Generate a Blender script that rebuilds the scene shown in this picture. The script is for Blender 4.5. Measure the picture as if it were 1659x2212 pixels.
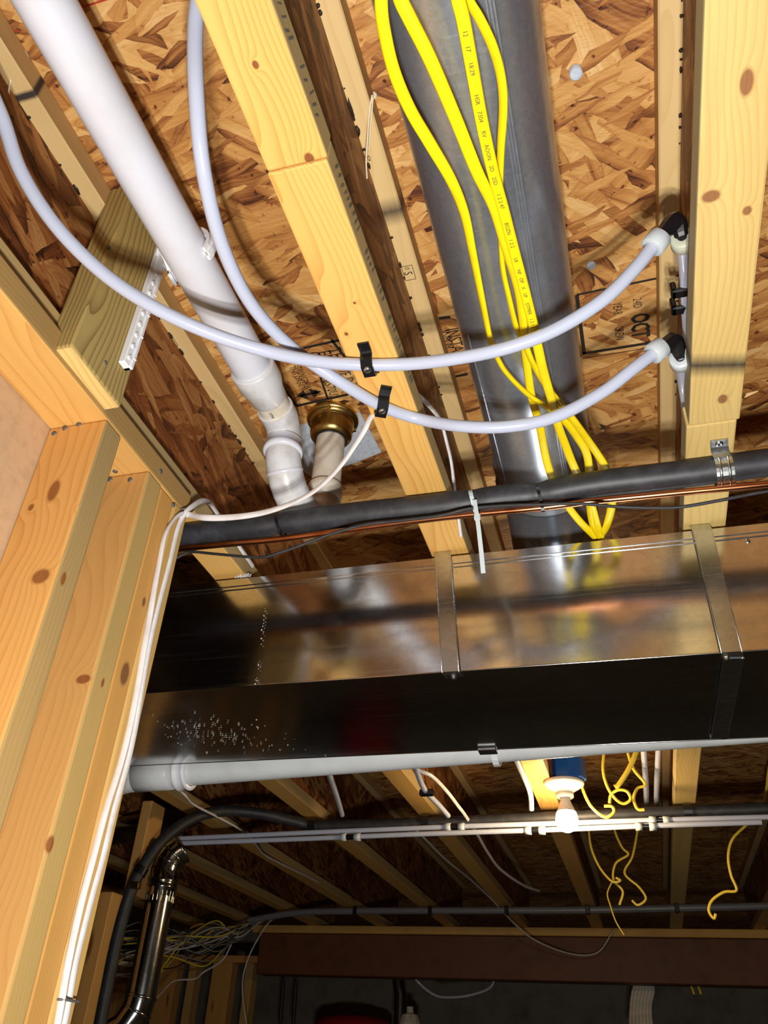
import bpy, bmesh, math, random
from mathutils import Vector, Matrix
random.seed(7)
for o in list(bpy.data.objects): bpy.data.objects.remove(o)
scene = bpy.context.scene
COL = scene.collection

# ---------------------------------------------------------------- camera
F = 1755.0
R = Matrix(((0.96180204, -0.1173476, -0.24731838),
            (0.26959479, 0.56278746, 0.7814019),
            (0.04749204, -0.81822968, 0.57292643)))      # image axes (right, down, forward) -> world
EYE = Vector((0, 0, 1.6))                                 # eye height above the basement floor
cd = bpy.data.cameras.new('camera'); cam = bpy.data.objects.new('camera', cd); COL.objects.link(cam)
rx, dn, fw = R.col[0], R.col[1], R.col[2]
M = Matrix((rx, -dn, -fw)).transposed().to_4x4(); M.translation = EYE
cam.matrix_world = M
cd.sensor_fit = 'VERTICAL'; cd.sensor_height = 24.0; cd.lens = F / 2212 * 24.0
cd.clip_start = 0.02; cd.clip_end = 60
scene.camera = cam

# ---------------------------------------------------------------- world, hand lamp, exposure
w = bpy.data.worlds.new('world'); scene.world = w; w.use_nodes = True
w.node_tree.nodes['Background'].inputs[0].default_value = (0.55, 0.6, 0.7, 1)
w.node_tree.nodes['Background'].inputs[1].default_value = 0.004
LAMP_POS = Vector((0.0, 0.07, -0.24)); LAMP_AIM = Vector((-0.12, 0.56, 0.72)); LAMP_W = 6.0
for k, (dx, dy) in enumerate(((-.03, -.03), (.03, -.015), (-.02, .02), (.025, .04))):   # four LEDs of a hand-held work lamp
    ld = bpy.data.lights.new('hand_lamp_led', 'AREA'); ld.shape = 'DISK'; ld.size = 0.022; ld.energy = LAMP_W
    ld.color = (1.0, 0.97, 0.93)
    lo = bpy.data.objects.new('hand_lamp_led', ld); COL.objects.link(lo)
    lo.location = EYE + LAMP_POS + Vector((dx, dy, -dy * .5))
    lo.rotation_euler = LAMP_AIM.to_track_quat('-Z', 'Y').to_euler()
scene.view_settings.view_transform = 'Standard'; scene.view_settings.look = 'None'
scene.view_settings.exposure = 0.0; scene.view_settings.gamma = 1.0
scene.view_settings.use_curve_mapping = False

# ---------------------------------------------------------------- pixel helpers (coordinates relative to the eye)
def ray(x, y): return R @ Vector(((x - 829.5) / F, (y - 1106.0) / F, 1.0))
def onZ(x, y, z): r = ray(x, y); return r * (z / r.z)
def onY(x, y, Y): r = ray(x, y); return r * (Y / r.y)
def onX(x, y, X): r = ray(x, y); return r * (X / r.x)
def atD(x, y, d): return ray(x, y) * d

# ---------------------------------------------------------------- materials
def s(r, g, b):
    f = lambda c: (c / 255 / 12.92) if c / 255 <= .04045 else ((c / 255 + .055) / 1.055) ** 2.4
    return (f(r), f(g), f(b), 1)

class NT:
    def __init__(self, name):
        self.m = bpy.data.materials.new(name); self.m.use_nodes = True
        self.t = self.m.node_tree; self.b = self.t.nodes['Principled BSDF']
    def n(self, typ, **kw):
        nd = self.t.nodes.new(typ)
        for k, v in kw.items(): setattr(nd, k, v)
        return nd
    def lk(self, a, b): self.t.links.new(a, b)
    def val(self, sock, v):
        if hasattr(v, 'is_output') or isinstance(v, bpy.types.NodeSocket): self.lk(v, sock)
        else: sock.default_value = v
    def math(self, op, a, b=0.0, c=0.0, clamp=False):
        nd = self.n('ShaderNodeMath', operation=op); nd.use_clamp = clamp
        self.val(nd.inputs[0], a); self.val(nd.inputs[1], b); self.val(nd.inputs[2], c)
        return nd.outputs[0]
    def noise(self, vec, scale, detail=2.0, rough=.5, dim='3D'):
        nd = self.n('ShaderNodeTexNoise', noise_dimensions=dim)
        self.lk(vec, nd.inputs['Vector']); nd.inputs['Scale'].default_value = scale
        nd.inputs['Detail'].default_value = detail; nd.inputs['Roughness'].default_value = rough
        return nd.outputs['Fac']
    def xyz(self, a, b, c):
        nd = self.n('ShaderNodeCombineXYZ')
        for i, v in enumerate((a, b, c)): self.val(nd.inputs[i], v)
        return nd.outputs[0]
    def ramp(self, fac, stops, interp='LINEAR'):
        nd = self.n('ShaderNodeValToRGB'); cr = nd.color_ramp; cr.interpolation = interp
        while len(cr.elements) < len(stops): cr.elements.new(.5)
        for e, (p, c) in zip(cr.elements, stops): e.position = p; e.color = c
        self.lk(fac, nd.inputs[0]); return nd.outputs[0]
    def mix(self, fac, a, b, blend='MIX'):
        nd = self.n('ShaderNodeMix', data_type='RGBA', blend_type=blend)
        self.val(nd.inputs[0], fac); self.val(nd.inputs[6], a); self.val(nd.inputs[7], b)
        return nd.outputs[2]
    def coords(self):
        tc = self.n('ShaderNodeTexCoord'); sp = self.n('ShaderNodeSeparateXYZ'); self.lk(tc.outputs['Object'], sp.inputs[0])
        return tc.outputs['Object'], sp.outputs
    def rnd(self): return self.n('ShaderNodeObjectInfo').outputs['Random']
    def bump(self, h, strength=.3, dist=.002):
        nd = self.n('ShaderNodeBump'); self.lk(h, nd.inputs['Height'])
        nd.inputs['Strength'].default_value = strength; nd.inputs['Distance'].default_value = dist
        self.lk(nd.outputs[0], self.b.inputs['Normal'])
    def col(self, c): self.val(self.b.inputs['Base Color'], c)
    def set(self, **kw):
        for k, v in kw.items(): self.val(self.b.inputs[k.replace('_', ' ')], v)
        return self

def plain(name, c, rough=.5, metal=0.0, **kw):
    t = NT(name); t.col(c); t.set(Roughness=rough, Metallic=metal, **kw); return t.m

def grime(name, c, c2, rough=.4, scale=30, metal=0.0, bump=.05, lo=.45, hi=.75):
    t = NT(name); v, _ = t.coords()
    n = t.noise(v, scale, 4, .6)
    t.col(t.ramp(n, ((lo, c), (hi, c2)))); t.set(Roughness=rough, Metallic=metal)
    if bump: t.bump(n, bump, .002)
    return t.m

def osb(name, axes=(0, 1), tones=None, flake=1.0):
    """oriented strand board: five layers of long overlapping flakes in different directions"""
    t = NT(name); v, sp = t.coords(); u0, v0 = sp[axes[0]], sp[axes[1]]
    wob = t.n('ShaderNodeTexNoise'); t.lk(v, wob.inputs['Vector']); wob.inputs['Scale'].default_value = 11; wob.inputs['Detail'].default_value = 3
    ws = t.n('ShaderNodeSeparateColor'); t.lk(wob.outputs['Color'], ws.inputs[0])
    u0 = t.math('ADD', u0, t.math('MULTIPLY', t.math('SUBTRACT', ws.outputs[0], .5), .022))
    v0 = t.math('ADD', v0, t.math('MULTIPLY', t.math('SUBTRACT', ws.outputs[1], .5), .022))
    acc = None
    layers = ((10, 190, 40, .0), (-40, 120, 28, .55), (72, 95, 20, .62), (-6, 210, 46, .62), (38, 90, 18, .66), (-20, 60, 12, .66))
    for i, (ang, L, W, thr) in enumerate(layers):
        ca, sa = math.cos(math.radians(ang)), math.sin(math.radians(ang))
        a = t.math('ADD', t.math('MULTIPLY', u0, ca), t.math('MULTIPLY', v0, sa))
        b = t.math('SUBTRACT', t.math('MULTIPLY', v0, ca), t.math('MULTIPLY', u0, sa))
        vec = t.xyz(t.math('ADD', t.math('MULTIPLY', a, 1000 / L / flake), i * 7.3), t.math('ADD', t.math('MULTIPLY', b, 1000 / W / flake), i * 3.1), 0.0)
        vo = t.n('ShaderNodeTexVoronoi', voronoi_dimensions='2D'); t.lk(vec, vo.inputs['Vector']); vo.inputs['Scale'].default_value = 1
        cs = t.n('ShaderNodeSeparateColor'); t.lk(vo.outputs['Color'], cs.inputs[0])
        grain = t.noise(t.xyz(t.math('MULTIPLY', a, 14), t.math('MULTIPLY', b, 260), cs.outputs[1]), 1, 2, .65)
        rim = t.math('MULTIPLY', t.math('SUBTRACT', vo.outputs['Distance'], .42, clamp=True), .55)
        val = t.math('SUBTRACT', t.math('ADD', t.math('MULTIPLY', cs.outputs[1], .58), t.math('MULTIPLY', grain, .52)), rim)
        if acc is None: acc = val
        else:
            m = t.math('GREATER_THAN', cs.outputs[0], thr)
            mx = t.n('ShaderNodeMix', data_type='FLOAT'); t.lk(m, mx.inputs[0]); t.lk(acc, mx.inputs[2]); t.lk(val, mx.inputs[3]); acc = mx.outputs[0]
    spk = t.noise(v, 75, 2, .6)
    acc = t.math('SUBTRACT', acc, t.math('MULTIPLY', t.math('SUBTRACT', spk, .63, clamp=True), 3.0))
    tones = tones or ((.04, s(66, 34, 17)), (.20, s(124, 72, 34)), (.36, s(166, 110, 56)), (.54, s(192, 140, 76)), (.76, s(208, 162, 98)), (1.0, s(226, 192, 138)))
    c = t.ramp(acc, tones)
    t.col(c); t.set(Roughness=.55); t.b.inputs['Specular IOR Level'].default_value = .35
    t.bump(t.noise(t.xyz(t.math('MULTIPLY', u0, 30), t.math('MULTIPLY', v0, 120), 0.0), 1, 3, .6, '2D'), .5, .003)
    return t.m

def lumber(name, light, dark, axis=1, ring=.0042, knot=s(140, 84, 40), fac=.75, stain=None, rough=.6, kdens=1.0, fib=.25, side=None, spots=(), bands=()):
    """sawn softwood: growth rings round a pith outside the board, fibres, knots"""
    t = NT(name); v, sp = t.coords(); rnd = t.rnd()
    a = sp[axis]; b = sp[(axis + 1) % 3]; c = sp[(axis + 2) % 3]
    off = t.math('MULTIPLY', rnd, 37.0); a = t.math('ADD', a, off)
    low = t.noise(t.xyz(t.math('MULTIPLY', a, 2.2), t.math('MULTIPLY', b, 9), t.math('MULTIPLY', c, 9)), 1, 2, .5)
    low2 = t.noise(t.xyz(t.math('MULTIPLY', a, 3.1), t.math('MULTIPLY', b, 7), t.math('ADD', t.math('MULTIPLY', c, 7), 9.0)), 1, 2, .5)
    kv = t.n('ShaderNodeTexVoronoi', voronoi_dimensions='3D')
    t.lk(t.xyz(t.math('MULTIPLY', a, 4.6 * kdens), t.math('MULTIPLY', b, 13), t.math('MULTIPLY', c, 13)), kv.inputs['Vector']); kv.inputs['Scale'].default_value = 1
    kd = kv.outputs['Distance']
    pull = t.math('DIVIDE', .010, t.math('ADD', 1.0, t.math('MULTIPLY', kd, t.math('MULTIPLY', kd, 14.0))))
    sd_ = None
    for (q, rl, rw) in spots:                     # knots at known places: (point, half length along the grain, half width)
        sc = [1 / rw] * 3; sc[axis] = 1 / rl
        df = [t.math('MULTIPLY', t.math('SUBTRACT', sp[i], q[i]), sc[i]) for i in range(3)]
        d2 = t.math('SQRT', t.math('ADD', t.math('ADD', t.math('MULTIPLY', df[0], df[0]), t.math('MULTIPLY', df[1], df[1])), t.math('MULTIPLY', df[2], df[2])))
        sd_ = d2 if sd_ is None else t.math('MINIMUM', sd_, d2)
    if sd_ is not None: pull = t.math('ADD', pull, t.math('DIVIDE', .011, t.math('ADD', 1.0, t.math('MULTIPLY', sd_, t.math('MULTIPLY', sd_, .6)))))
    bb = t.math('ADD', t.math('ADD', b, .05), t.math('MULTIPLY', t.math('SUBTRACT', low, .5), .045))
    cc = t.math('ADD', t.math('ADD', c, t.math('ADD', .03, t.math('MULTIPLY', rnd, .05))), t.math('MULTIPLY', t.math('SUBTRACT', low2, .5), .045))
    r = t.math('ADD', t.math('SQRT', t.math('ADD', t.math('MULTIPLY', bb, bb), t.math('MULTIPLY', cc, cc))), pull)
    fr = t.math('FRACT', t.math('DIVIDE', r, ring))
    rg = t.math('POWER', fr, 3.0)
    fi = t.noise(t.xyz(t.math('MULTIPLY', a, 10), t.math('MULTIPLY', b, 420), t.math('MULTIPLY', c, 420)), 1, 3, .6)
    wide = t.noise(t.xyz(t.math('MULTIPLY', a, 1.5), t.math('MULTIPLY', b, 22), t.math('MULTIPLY', c, 22)), 1, 2, .5)
    k = t.math('ADD', t.math('MULTIPLY', rg, fac), t.math('MULTIPLY', t.math('SUBTRACT', fi, .5), fib))
    k = t.math('ADD', k, t.math('MULTIPLY', t.math('SUBTRACT', wide, .5), .6), clamp=True)
    col = t.mix(k, light, dark)
    if stain:
        st = t.noise(t.xyz(t.math('MULTIPLY', a, 1.1), t.math('MULTIPLY', b, 30), t.math('MULTIPLY', c, 30)), 1, 3, .6)
        col = t.mix(t.math('MULTIPLY', t.math('SUBTRACT', st, .5, clamp=True), 2.4, clamp=True), col, stain)
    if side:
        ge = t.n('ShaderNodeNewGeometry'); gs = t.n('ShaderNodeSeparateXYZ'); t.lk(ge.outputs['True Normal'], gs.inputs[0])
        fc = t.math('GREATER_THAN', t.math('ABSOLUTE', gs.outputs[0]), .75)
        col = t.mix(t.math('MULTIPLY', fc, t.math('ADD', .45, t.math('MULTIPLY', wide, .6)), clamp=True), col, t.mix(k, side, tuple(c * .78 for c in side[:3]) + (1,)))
    for (a0, hw, dk, slope) in bands:             # stacking-sticker stains across the board
        dd = t.math('ABSOLUTE', t.math('SUBTRACT', t.math('SUBTRACT', sp[axis], a0), t.math('MULTIPLY', sp[0], slope)))
        mk = t.math('MULTIPLY', t.math('SUBTRACT', hw, dd, clamp=True), dk / hw)
        col = t.mix(t.math('MULTIPLY', mk, t.math('ADD', .85, t.math('MULTIPLY', fi, .3)), clamp=True), col, s(58, 50, 46))
    if sd_ is not None:
        col = t.mix(t.math('MULTIPLY', t.math('SUBTRACT', 1.12, sd_, clamp=True), 3.2, clamp=True), col, t.mix(fi, knot, tuple(c * .6 for c in knot[:3]) + (1,)))
        col = t.mix(t.math('MULTIPLY', t.math('SUBTRACT', .08, t.math('ABSOLUTE', t.math('SUBTRACT', sd_, 1.12)), clamp=True), 4.0, clamp=True), col, s(150, 98, 50))
    kcs = t.n('ShaderNodeSeparateColor'); t.lk(kv.outputs['Color'], kcs.inputs[0])
    has = t.math('GREATER_THAN', kcs.outputs[0], .6)
    km = t.math('MULTIPLY', t.math('MULTIPLY', t.math('SUBTRACT', .15, kd, clamp=True), 14, clamp=True), has, clamp=True)
    col = t.mix(km, col, knot)
    t.col(col); t.set(Roughness=rough); t.b.inputs['Specular IOR Level'].default_value = .3
    t.bump(fi, .2, .001)
    return t.m

def galv(name, base=s(196, 200, 204), rough=.17, streak=0, spangle=90, bump=.05, metal=1.0):
    t = NT(name); v, sp = t.coords()
    vo = t.n('ShaderNodeTexVoronoi'); t.lk(v, vo.inputs['Vector']); vo.inputs['Scale'].default_value = spangle
    cs = t.n('ShaderNodeSeparateColor'); t.lk(vo.outputs['Color'], cs.inputs[0])
    n = t.noise(v, 6, 3, .6); fine = t.noise(v, 420, 2, .6)
    sc = t.noise(t.xyz(t.math('MULTIPLY', sp[0], 3), t.math('MULTIPLY', sp[1], 160), t.math('MULTIPLY', sp[2], 160)), 1, 4, .7)
    br = t.math('ADD', t.math('ADD', .86, t.math('MULTIPLY', t.math('SUBTRACT', cs.outputs[0], .5), .10)), t.math('MULTIPLY', t.math('SUBTRACT', fine, .5), .25))
    hsv = t.n('ShaderNodeHueSaturation'); hsv.inputs['Color'].default_value = base; t.lk(br, hsv.inputs['Value'])
    t.col(hsv.outputs[0])
    ro = t.math('ADD', rough, t.math('MULTIPLY', t.math('SUBTRACT', n, .5), .16))
    ro = t.math('ADD', ro, t.math('MULTIPLY', t.math('SUBTRACT', sc, .55, clamp=True), .5), clamp=True)
    t.set(Metallic=metal, Roughness=ro)
    t.bump(t.math('ADD', t.math('MULTIPLY', n, 1.6), t.math('MULTIPLY', fine, .08)), bump, .004)
    return t.m

MAT = {}
MAT['osb'] = osb('osb_floor_deck')
MAT['osb_web'] = osb('osb_joist_web', (1, 2), ((.06, s(44, 20, 9)), (.25, s(92, 48, 20)), (.45, s(128, 74, 34)), (.65, s(150, 98, 52)), (.85, s(170, 122, 72)), (1, s(188, 146, 98))), 1.15)
Y0, ZF, ZS, FLOOR, XL, XW = -.9, .73, 1.032, -1.6, -.686, -.597
JX = lambda k: -.2385 + .406 * (k - 2)
jl = lambda k, q: tuple(Vector(q) - Vector((JX(k), Y0, ZF)))
wlc = lambda q: tuple(Vector(q) - Vector((XL, .5, FLOOR)))
YEL, YED = s(214, 168, 92), s(182, 120, 48)
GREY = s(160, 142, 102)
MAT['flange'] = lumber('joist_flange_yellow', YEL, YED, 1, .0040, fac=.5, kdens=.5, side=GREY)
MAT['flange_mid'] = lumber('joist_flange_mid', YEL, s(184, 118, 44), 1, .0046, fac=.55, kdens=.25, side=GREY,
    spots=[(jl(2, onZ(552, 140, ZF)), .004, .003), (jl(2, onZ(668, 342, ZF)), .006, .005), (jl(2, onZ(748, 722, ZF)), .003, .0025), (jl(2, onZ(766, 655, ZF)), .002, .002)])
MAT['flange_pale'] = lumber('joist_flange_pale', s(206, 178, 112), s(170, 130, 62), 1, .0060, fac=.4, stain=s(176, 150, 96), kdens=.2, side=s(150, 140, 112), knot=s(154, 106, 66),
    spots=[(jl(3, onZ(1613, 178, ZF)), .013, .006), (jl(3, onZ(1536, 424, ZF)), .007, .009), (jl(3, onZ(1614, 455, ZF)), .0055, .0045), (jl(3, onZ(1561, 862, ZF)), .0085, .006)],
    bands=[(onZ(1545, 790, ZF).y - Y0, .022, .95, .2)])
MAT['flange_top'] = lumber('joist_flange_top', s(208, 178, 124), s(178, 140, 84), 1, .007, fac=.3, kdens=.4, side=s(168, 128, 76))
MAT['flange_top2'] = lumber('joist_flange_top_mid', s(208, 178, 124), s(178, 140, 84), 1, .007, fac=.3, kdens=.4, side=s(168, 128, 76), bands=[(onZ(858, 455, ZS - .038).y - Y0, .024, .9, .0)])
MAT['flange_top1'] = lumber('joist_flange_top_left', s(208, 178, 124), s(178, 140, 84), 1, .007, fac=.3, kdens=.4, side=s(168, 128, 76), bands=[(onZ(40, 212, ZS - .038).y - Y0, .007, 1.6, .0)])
MAT['stud'] = lumber('stud_orange', s(206, 152, 82), s(176, 108, 46), 2, .0050, fac=.55, stain=s(186, 152, 96), kdens=.6, side=s(196, 150, 84))
MAT['stud_a'] = lumber('stud_front', s(204, 154, 86), s(174, 112, 50), 2, .0052, fac=.55, kdens=.15, side=s(158, 138, 92), knot=s(152, 96, 46),
    spots=[(wlc(onY(116, 1060, .664)), .017, .008), (wlc(onY(67, 1096, .664)), .0055, .004), (wlc(onY(88, 1245, .664)), .010, .012), (wlc(onX(137, 1250, XW)), .009, .004), (wlc(onX(164, 1092, XW)), .003, .004)])
MAT['stud_b'] = lumber('stud_second', s(198, 150, 86), s(170, 116, 56), 2, .0046, fac=.4, stain=s(184, 144, 84), kdens=.1, side=s(178, 152, 92), knot=s(150, 92, 46),
    spots=[(wlc(onY(180, 1467, .776)), .006, .010), (wlc(onX(222, 1475, XW)), .006, .003), (wlc(onX(109, 1824, XW)), .009, .005)])
MAT['stud_c'] = lumber('stud_third', s(206, 150, 78), s(172, 108, 44), 2, .0046, fac=.5, kdens=.1, side=s(196, 148, 78), knot=s(140, 94, 52),
    spots=[(wlc(onX(272, 1455, XW)), .016, .009), (wlc(onX(313, 1300, XW)), .008, .004)])
MAT['stud_grey'] = lumber('stud_weathered', s(196, 158, 94), s(164, 120, 60), 2, .0045, fac=.45, stain=s(176, 144, 90), kdens=.3, side=s(198, 160, 92))
MAT['plate'] = lumber('top_plate_wood', s(212, 164, 92), s(182, 122, 56), 1, .0065, fac=.55, kdens=.1, side=s(146, 120, 74))
MAT['treated'] = lumber('treated_wood', s(176, 152, 92), s(112, 88, 40), 2, .0062, fac=.9, kdens=.2)
MAT['endgrain'] = lumber('treated_end_grain', s(226, 194, 124), s(190, 146, 74), 1, .006, fac=.6, kdens=.1)
MAT['pvc'] = grime('pvc_white', s(212, 214, 224), s(202, 202, 206), .28, 9, bump=0)
MAT['pvc_dirty'] = grime('pvc_handled', s(212, 213, 216), s(178, 173, 164), .32, 22, bump=.03)
MAT['pvc_beige'] = grime('pvc_beige', s(222, 214, 198), s(190, 176, 150), .4, 26, bump=.03)
MAT['pvc_grey'] = grime('pvc_far', s(214, 218, 218), s(200, 202, 200), .35, 12, bump=0)
t = NT('pex_tube'); t.col(s(178, 184, 202)); t.set(Roughness=.2, Subsurface_Weight=.35, Subsurface_Scale=.01); t.b.inputs['Subsurface Radius'].default_value = (.6, .7, 1.0); MAT['pex'] = t.m
MAT['pex_ring'] = grime('expansion_ring', s(186, 194, 198), s(168, 176, 180), .35, 60, bump=0)
MAT['pex_ring_old'] = grime('expansion_ring_cream', s(188, 192, 172), s(170, 174, 154), .35, 60, bump=0)
MAT['black_plastic'] = plain('black_plastic', s(20, 20, 22), .28)
MAT['foam'] = grime('black_foam', s(38, 39, 43), s(58, 60, 66), .5, 40, bump=.15)
MAT['rubber'] = grime('black_hose', s(34, 34, 36), s(52, 52, 54), .55, 40, bump=.1)
MAT['copper'] = grime('copper_tube', s(214, 140, 96), s(170, 98, 62), .24, 18, 1.0, 0)
MAT['brass'] = grime('brass', s(206, 176, 104), s(176, 142, 74), .3, 30, 1.0, .05)
MAT['galv'] = galv('galvanised_sheet', s(226, 226, 226), .15)
MAT['galv_round'] = galv('galvanised_pipe', s(206, 214, 226), .29, spangle=160, bump=.03, metal=.87)
MAT['galv_strap'] = galv('galvanised_strap', s(205, 210, 212), .26, spangle=160)
MAT['galv_dark'] = galv('galvanised_vent', s(190, 192, 192), .16, bump=.02)
MAT['steel'] = plain('bright_screw', s(205, 208, 212), .25, 1.0)
MAT['nail'] = plain('nail_head', s(104, 102, 102), .5, .4)
MAT['yellow'] = grime('yellow_jacket', s(240, 212, 18), s(228, 198, 14), .34, 40, bump=0)
MAT['yellow_dim'] = plain('yellow_wire_jacket', s(236, 206, 70), .4)
MAT['white_cable'] = grime('white_jacket', s(216, 213, 212), s(200, 192, 188), .36, 40, bump=0)
MAT['grey_wire'] = plain('grey_wire', s(130, 126, 120), .4)
MAT['tie_white'] = plain('white_nylon', s(206, 214, 216), .35, Subsurface_Weight=.2)
MAT['white_plastic'] = plain('white_abs', s(232, 234, 238), .3)
MAT['gypsum'] = grime('drywall_back_paper', s(196, 164, 128), s(182, 150, 116), .8, 60, bump=.1)
MAT['concrete'] = grime('concrete', s(150, 144, 130), s(120, 114, 100), .85, 6, bump=.2)
MAT['beam'] = grime('laminated_beam', s(106, 60, 26), s(84, 44, 16), .6, 14, bump=.1)
MAT['membrane'] = grime('grey_membrane', s(196, 204, 214), s(166, 174, 188), .6, 120, bump=.1)
MAT['blue_box'] = plain('blue_box', s(30, 92, 160), .35)
MAT['ceramic'] = plain('lampholder_white', s(238, 230, 214), .25)
MAT['conduit'] = plain('grey_conduit', s(110, 112, 116), .4)
MAT['ink'] = plain('black_ink', s(26, 20, 16), .7)
MAT['ink_soft'] = plain('faded_ink', s(70, 56, 42), .8)
MAT['ink_blue'] = plain('blue_ink', s(88, 90, 92), .8)
MAT['glue'] = plain('dark_glue', s(30, 18, 15), .55)
MAT['glue_pale'] = plain('pale_glue', s(222, 208, 176), .45)
MAT['red_paint'] = plain('red_paint', s(150, 30, 24), .35)
MAT['iron'] = plain('dark_iron', s(60, 54, 48), .45, .6)
MAT['fluff'] = plain('lint', s(200, 194, 188), .9)
t = NT('bulb_glass'); t.col((1, .9, .75, 1)); t.set(Emission_Color=(1.0, .72, .40, 1), Emission_Strength=320.0); MAT['bulb'] = t.m

# ---------------------------------------------------------------- object helpers
ROOT = {}          # object name -> world location of its root
def tag(o, label=None, cat=None, group=None, kind=None):
    if label: o['label'] = label
    if cat: o['category'] = cat
    if group: o['group'] = group
    if kind: o['kind'] = kind
    return o
def thing(name, label, cat, base, group=None, kind=None):
    o = bpy.data.objects.new(name, None); COL.objects.link(o)
    o.location = EYE + Vector(base); o.empty_display_size = .05
    ROOT[o.name] = o.location.copy()
    return tag(o, label, cat, group, kind)

class MB:
    def __init__(self): self.v = []; self.f = []; self.sm = []
    def add(self, vs, fs, smooth=False):
        o = len(self.v); self.v += [Vector(p) for p in vs]
        self.f += [tuple(i + o for i in q) for q in fs]; self.sm += [smooth] * len(fs); return self
    def bm(self, bm, smooth=False):
        bm.verts.index_update()
        self.add([v.co.copy() for v in bm.verts], [[v.index for v in f.verts] for f in bm.faces], smooth); bm.free(); return self
    def box(self, lo, hi, bev=0.0, seg=1, rot=None, org=None):
        bm = bmesh.new(); bmesh.ops.create_cube(bm, size=1)
        lo = Vector(lo); hi = Vector(hi); c = (lo + hi) / 2; d = hi - lo
        for v in bm.verts: v.co = Vector((v.co.x * d.x, v.co.y * d.y, v.co.z * d.z))
        if bev: bmesh.ops.bevel(bm, geom=list(bm.edges), offset=bev, segments=seg, affect='EDGES', profile=.5)
        for v in bm.verts:
            p = v.co
            if rot is not None: p = rot @ p
            v.co = p + c
        return self.bm(bm, False)
    def tube(self, pts, r, seg=12, cap=True, flat=1.0, up=None, twist=None, smooth=True):
        """sweep of a circle / ellipse; flat<1 squeezes it across 'up'; r may be a list"""
        pts = [Vector(p) for p in pts]; n = len(pts); rs = r if isinstance(r, (list, tuple)) else [r] * n
        T = []
        for i in range(n):
            d = pts[min(i + 1, n - 1)] - pts[max(i - 1, 0)]; T.append(d.normalized())
        u = Vector(up) if up is not None else (Vector((0, 0, 1)) if abs(T[0].z) < .9 else Vector((0, 1, 0)))
        nv = (u - T[0] * u.dot(T[0])).normalized(); vs = []
        for i in range(n):
            if i: nv = (nv - T[i] * nv.dot(T[i])); nv = nv.normalized()
            bv = T[i].cross(nv); a0 = twist[i] if twist else 0.0
            n2 = nv * math.cos(a0) + bv * math.sin(a0); b2 = bv * math.cos(a0) - nv * math.sin(a0)
            for k in range(seg):
                a = 2 * math.pi * k / seg
                vs.append(pts[i] + b2 * (math.cos(a) * rs[i]) + n2 * (math.sin(a) * rs[i] * flat))
        fs = [(i * seg + k, i * seg + (k + 1) % seg, (i + 1) * seg + (k + 1) % seg, (i + 1) * seg + k) for i in range(n - 1) for k in range(seg)]
        self.add(vs, fs, smooth)
        if cap:
            self.add([vs[k] for k in range(seg)], [tuple(reversed(range(seg)))]); self.add(vs[-seg:], [tuple(range(seg))])
        return self
    def lathe(self, org, axis, prof, seg=32, smooth=True, ref=None):
        """prof: list of (distance along axis, radius)"""
        org = Vector(org); ax = Vector(axis).normalized()
        u = Vector(ref) if ref is not None else (Vector((1, 0, 0)) if abs(ax.x) < .8 else Vector((0, 1, 0)))
        u = (u - ax * u.dot(ax)).normalized(); v = ax.cross(u); vs = []
        for (h, r) in prof:
            for k in range(seg):
                a = 2 * math.pi * k / seg; vs.append(org + ax * h + (u * math.cos(a) + v * math.sin(a)) * max(r, 1e-5))
        fs = [(i * seg + k, i * seg + (k + 1) % seg, (i + 1) * seg + (k + 1) % seg, (i + 1) * seg + k) for i in range(len(prof) - 1) for k in range(seg)]
        return self.add(vs, fs, smooth)
    def strip(self, pts, wdir, wid, th):
        """flat band: centreline pts, constant width direction, thickness along the local normal"""
        pts = [Vector(p) for p in pts]; wd = Vector(wdir).normalized(); n = len(pts); vs = []
        for i in range(n):
            T = (pts[min(i + 1, n - 1)] - pts[max(i - 1, 0)]).normalized(); nn = T.cross(wd).normalized()
            for a, b in ((-1, -1), (1, -1), (1, 1), (-1, 1)): vs.append(pts[i] + wd * (wid / 2 * a) + nn * (th / 2 * b))
        fs = [(i * 4 + k, i * 4 + (k + 1) % 4, i * 4 + 4 + (k + 1) % 4, i * 4 + 4 + k) for i in range(n - 1) for k in range(4)]
        fs += [(3, 2, 1, 0), tuple(range(n * 4 - 4, n * 4))]
        return self.add(vs, fs)
    def prism(self, poly, vec):
        n = len(poly); vec = Vector(vec); poly = [Vector(p) for p in poly]
        vs = poly + [p + vec for p in poly]
        fs = [tuple(range(n)), tuple(reversed(range(n, 2 * n)))] + [(i + n, (i + 1) % n + n, (i + 1) % n, i) for i in range(n)]
        return self.add(vs, fs)
    def build(self, name, mat, parent=None, label=None, cat=None, group=None, kind=None, origin=None):
        me = bpy.data.meshes.new(name)
        if parent is not None: base = ROOT[parent.name]
        else:
            xs = [p.x for p in self.v]; ys = [p.y for p in self.v]; zs = [p.z for p in self.v]
            base = EYE + (Vector(origin) if origin is not None else Vector(((min(xs) + max(xs)) / 2, (min(ys) + max(ys)) / 2, min(zs))))
        me.from_pydata([p + EYE - base for p in self.v], [], self.f)
        me.materials.append(MAT[mat] if isinstance(mat, str) else mat)
        me.polygons.foreach_set('use_smooth', self.sm)
        bm = bmesh.new(); bm.from_mesh(me); bmesh.ops.recalc_face_normals(bm, faces=bm.faces); bm.to_mesh(me); bm.free()
        me.update()
        o = bpy.data.objects.new(name, me); COL.objects.link(o); ROOT[o.name] = base
        if parent is not None: o.parent = parent
        else: o.location = base
        return tag(o, label, cat, group, kind)

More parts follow.
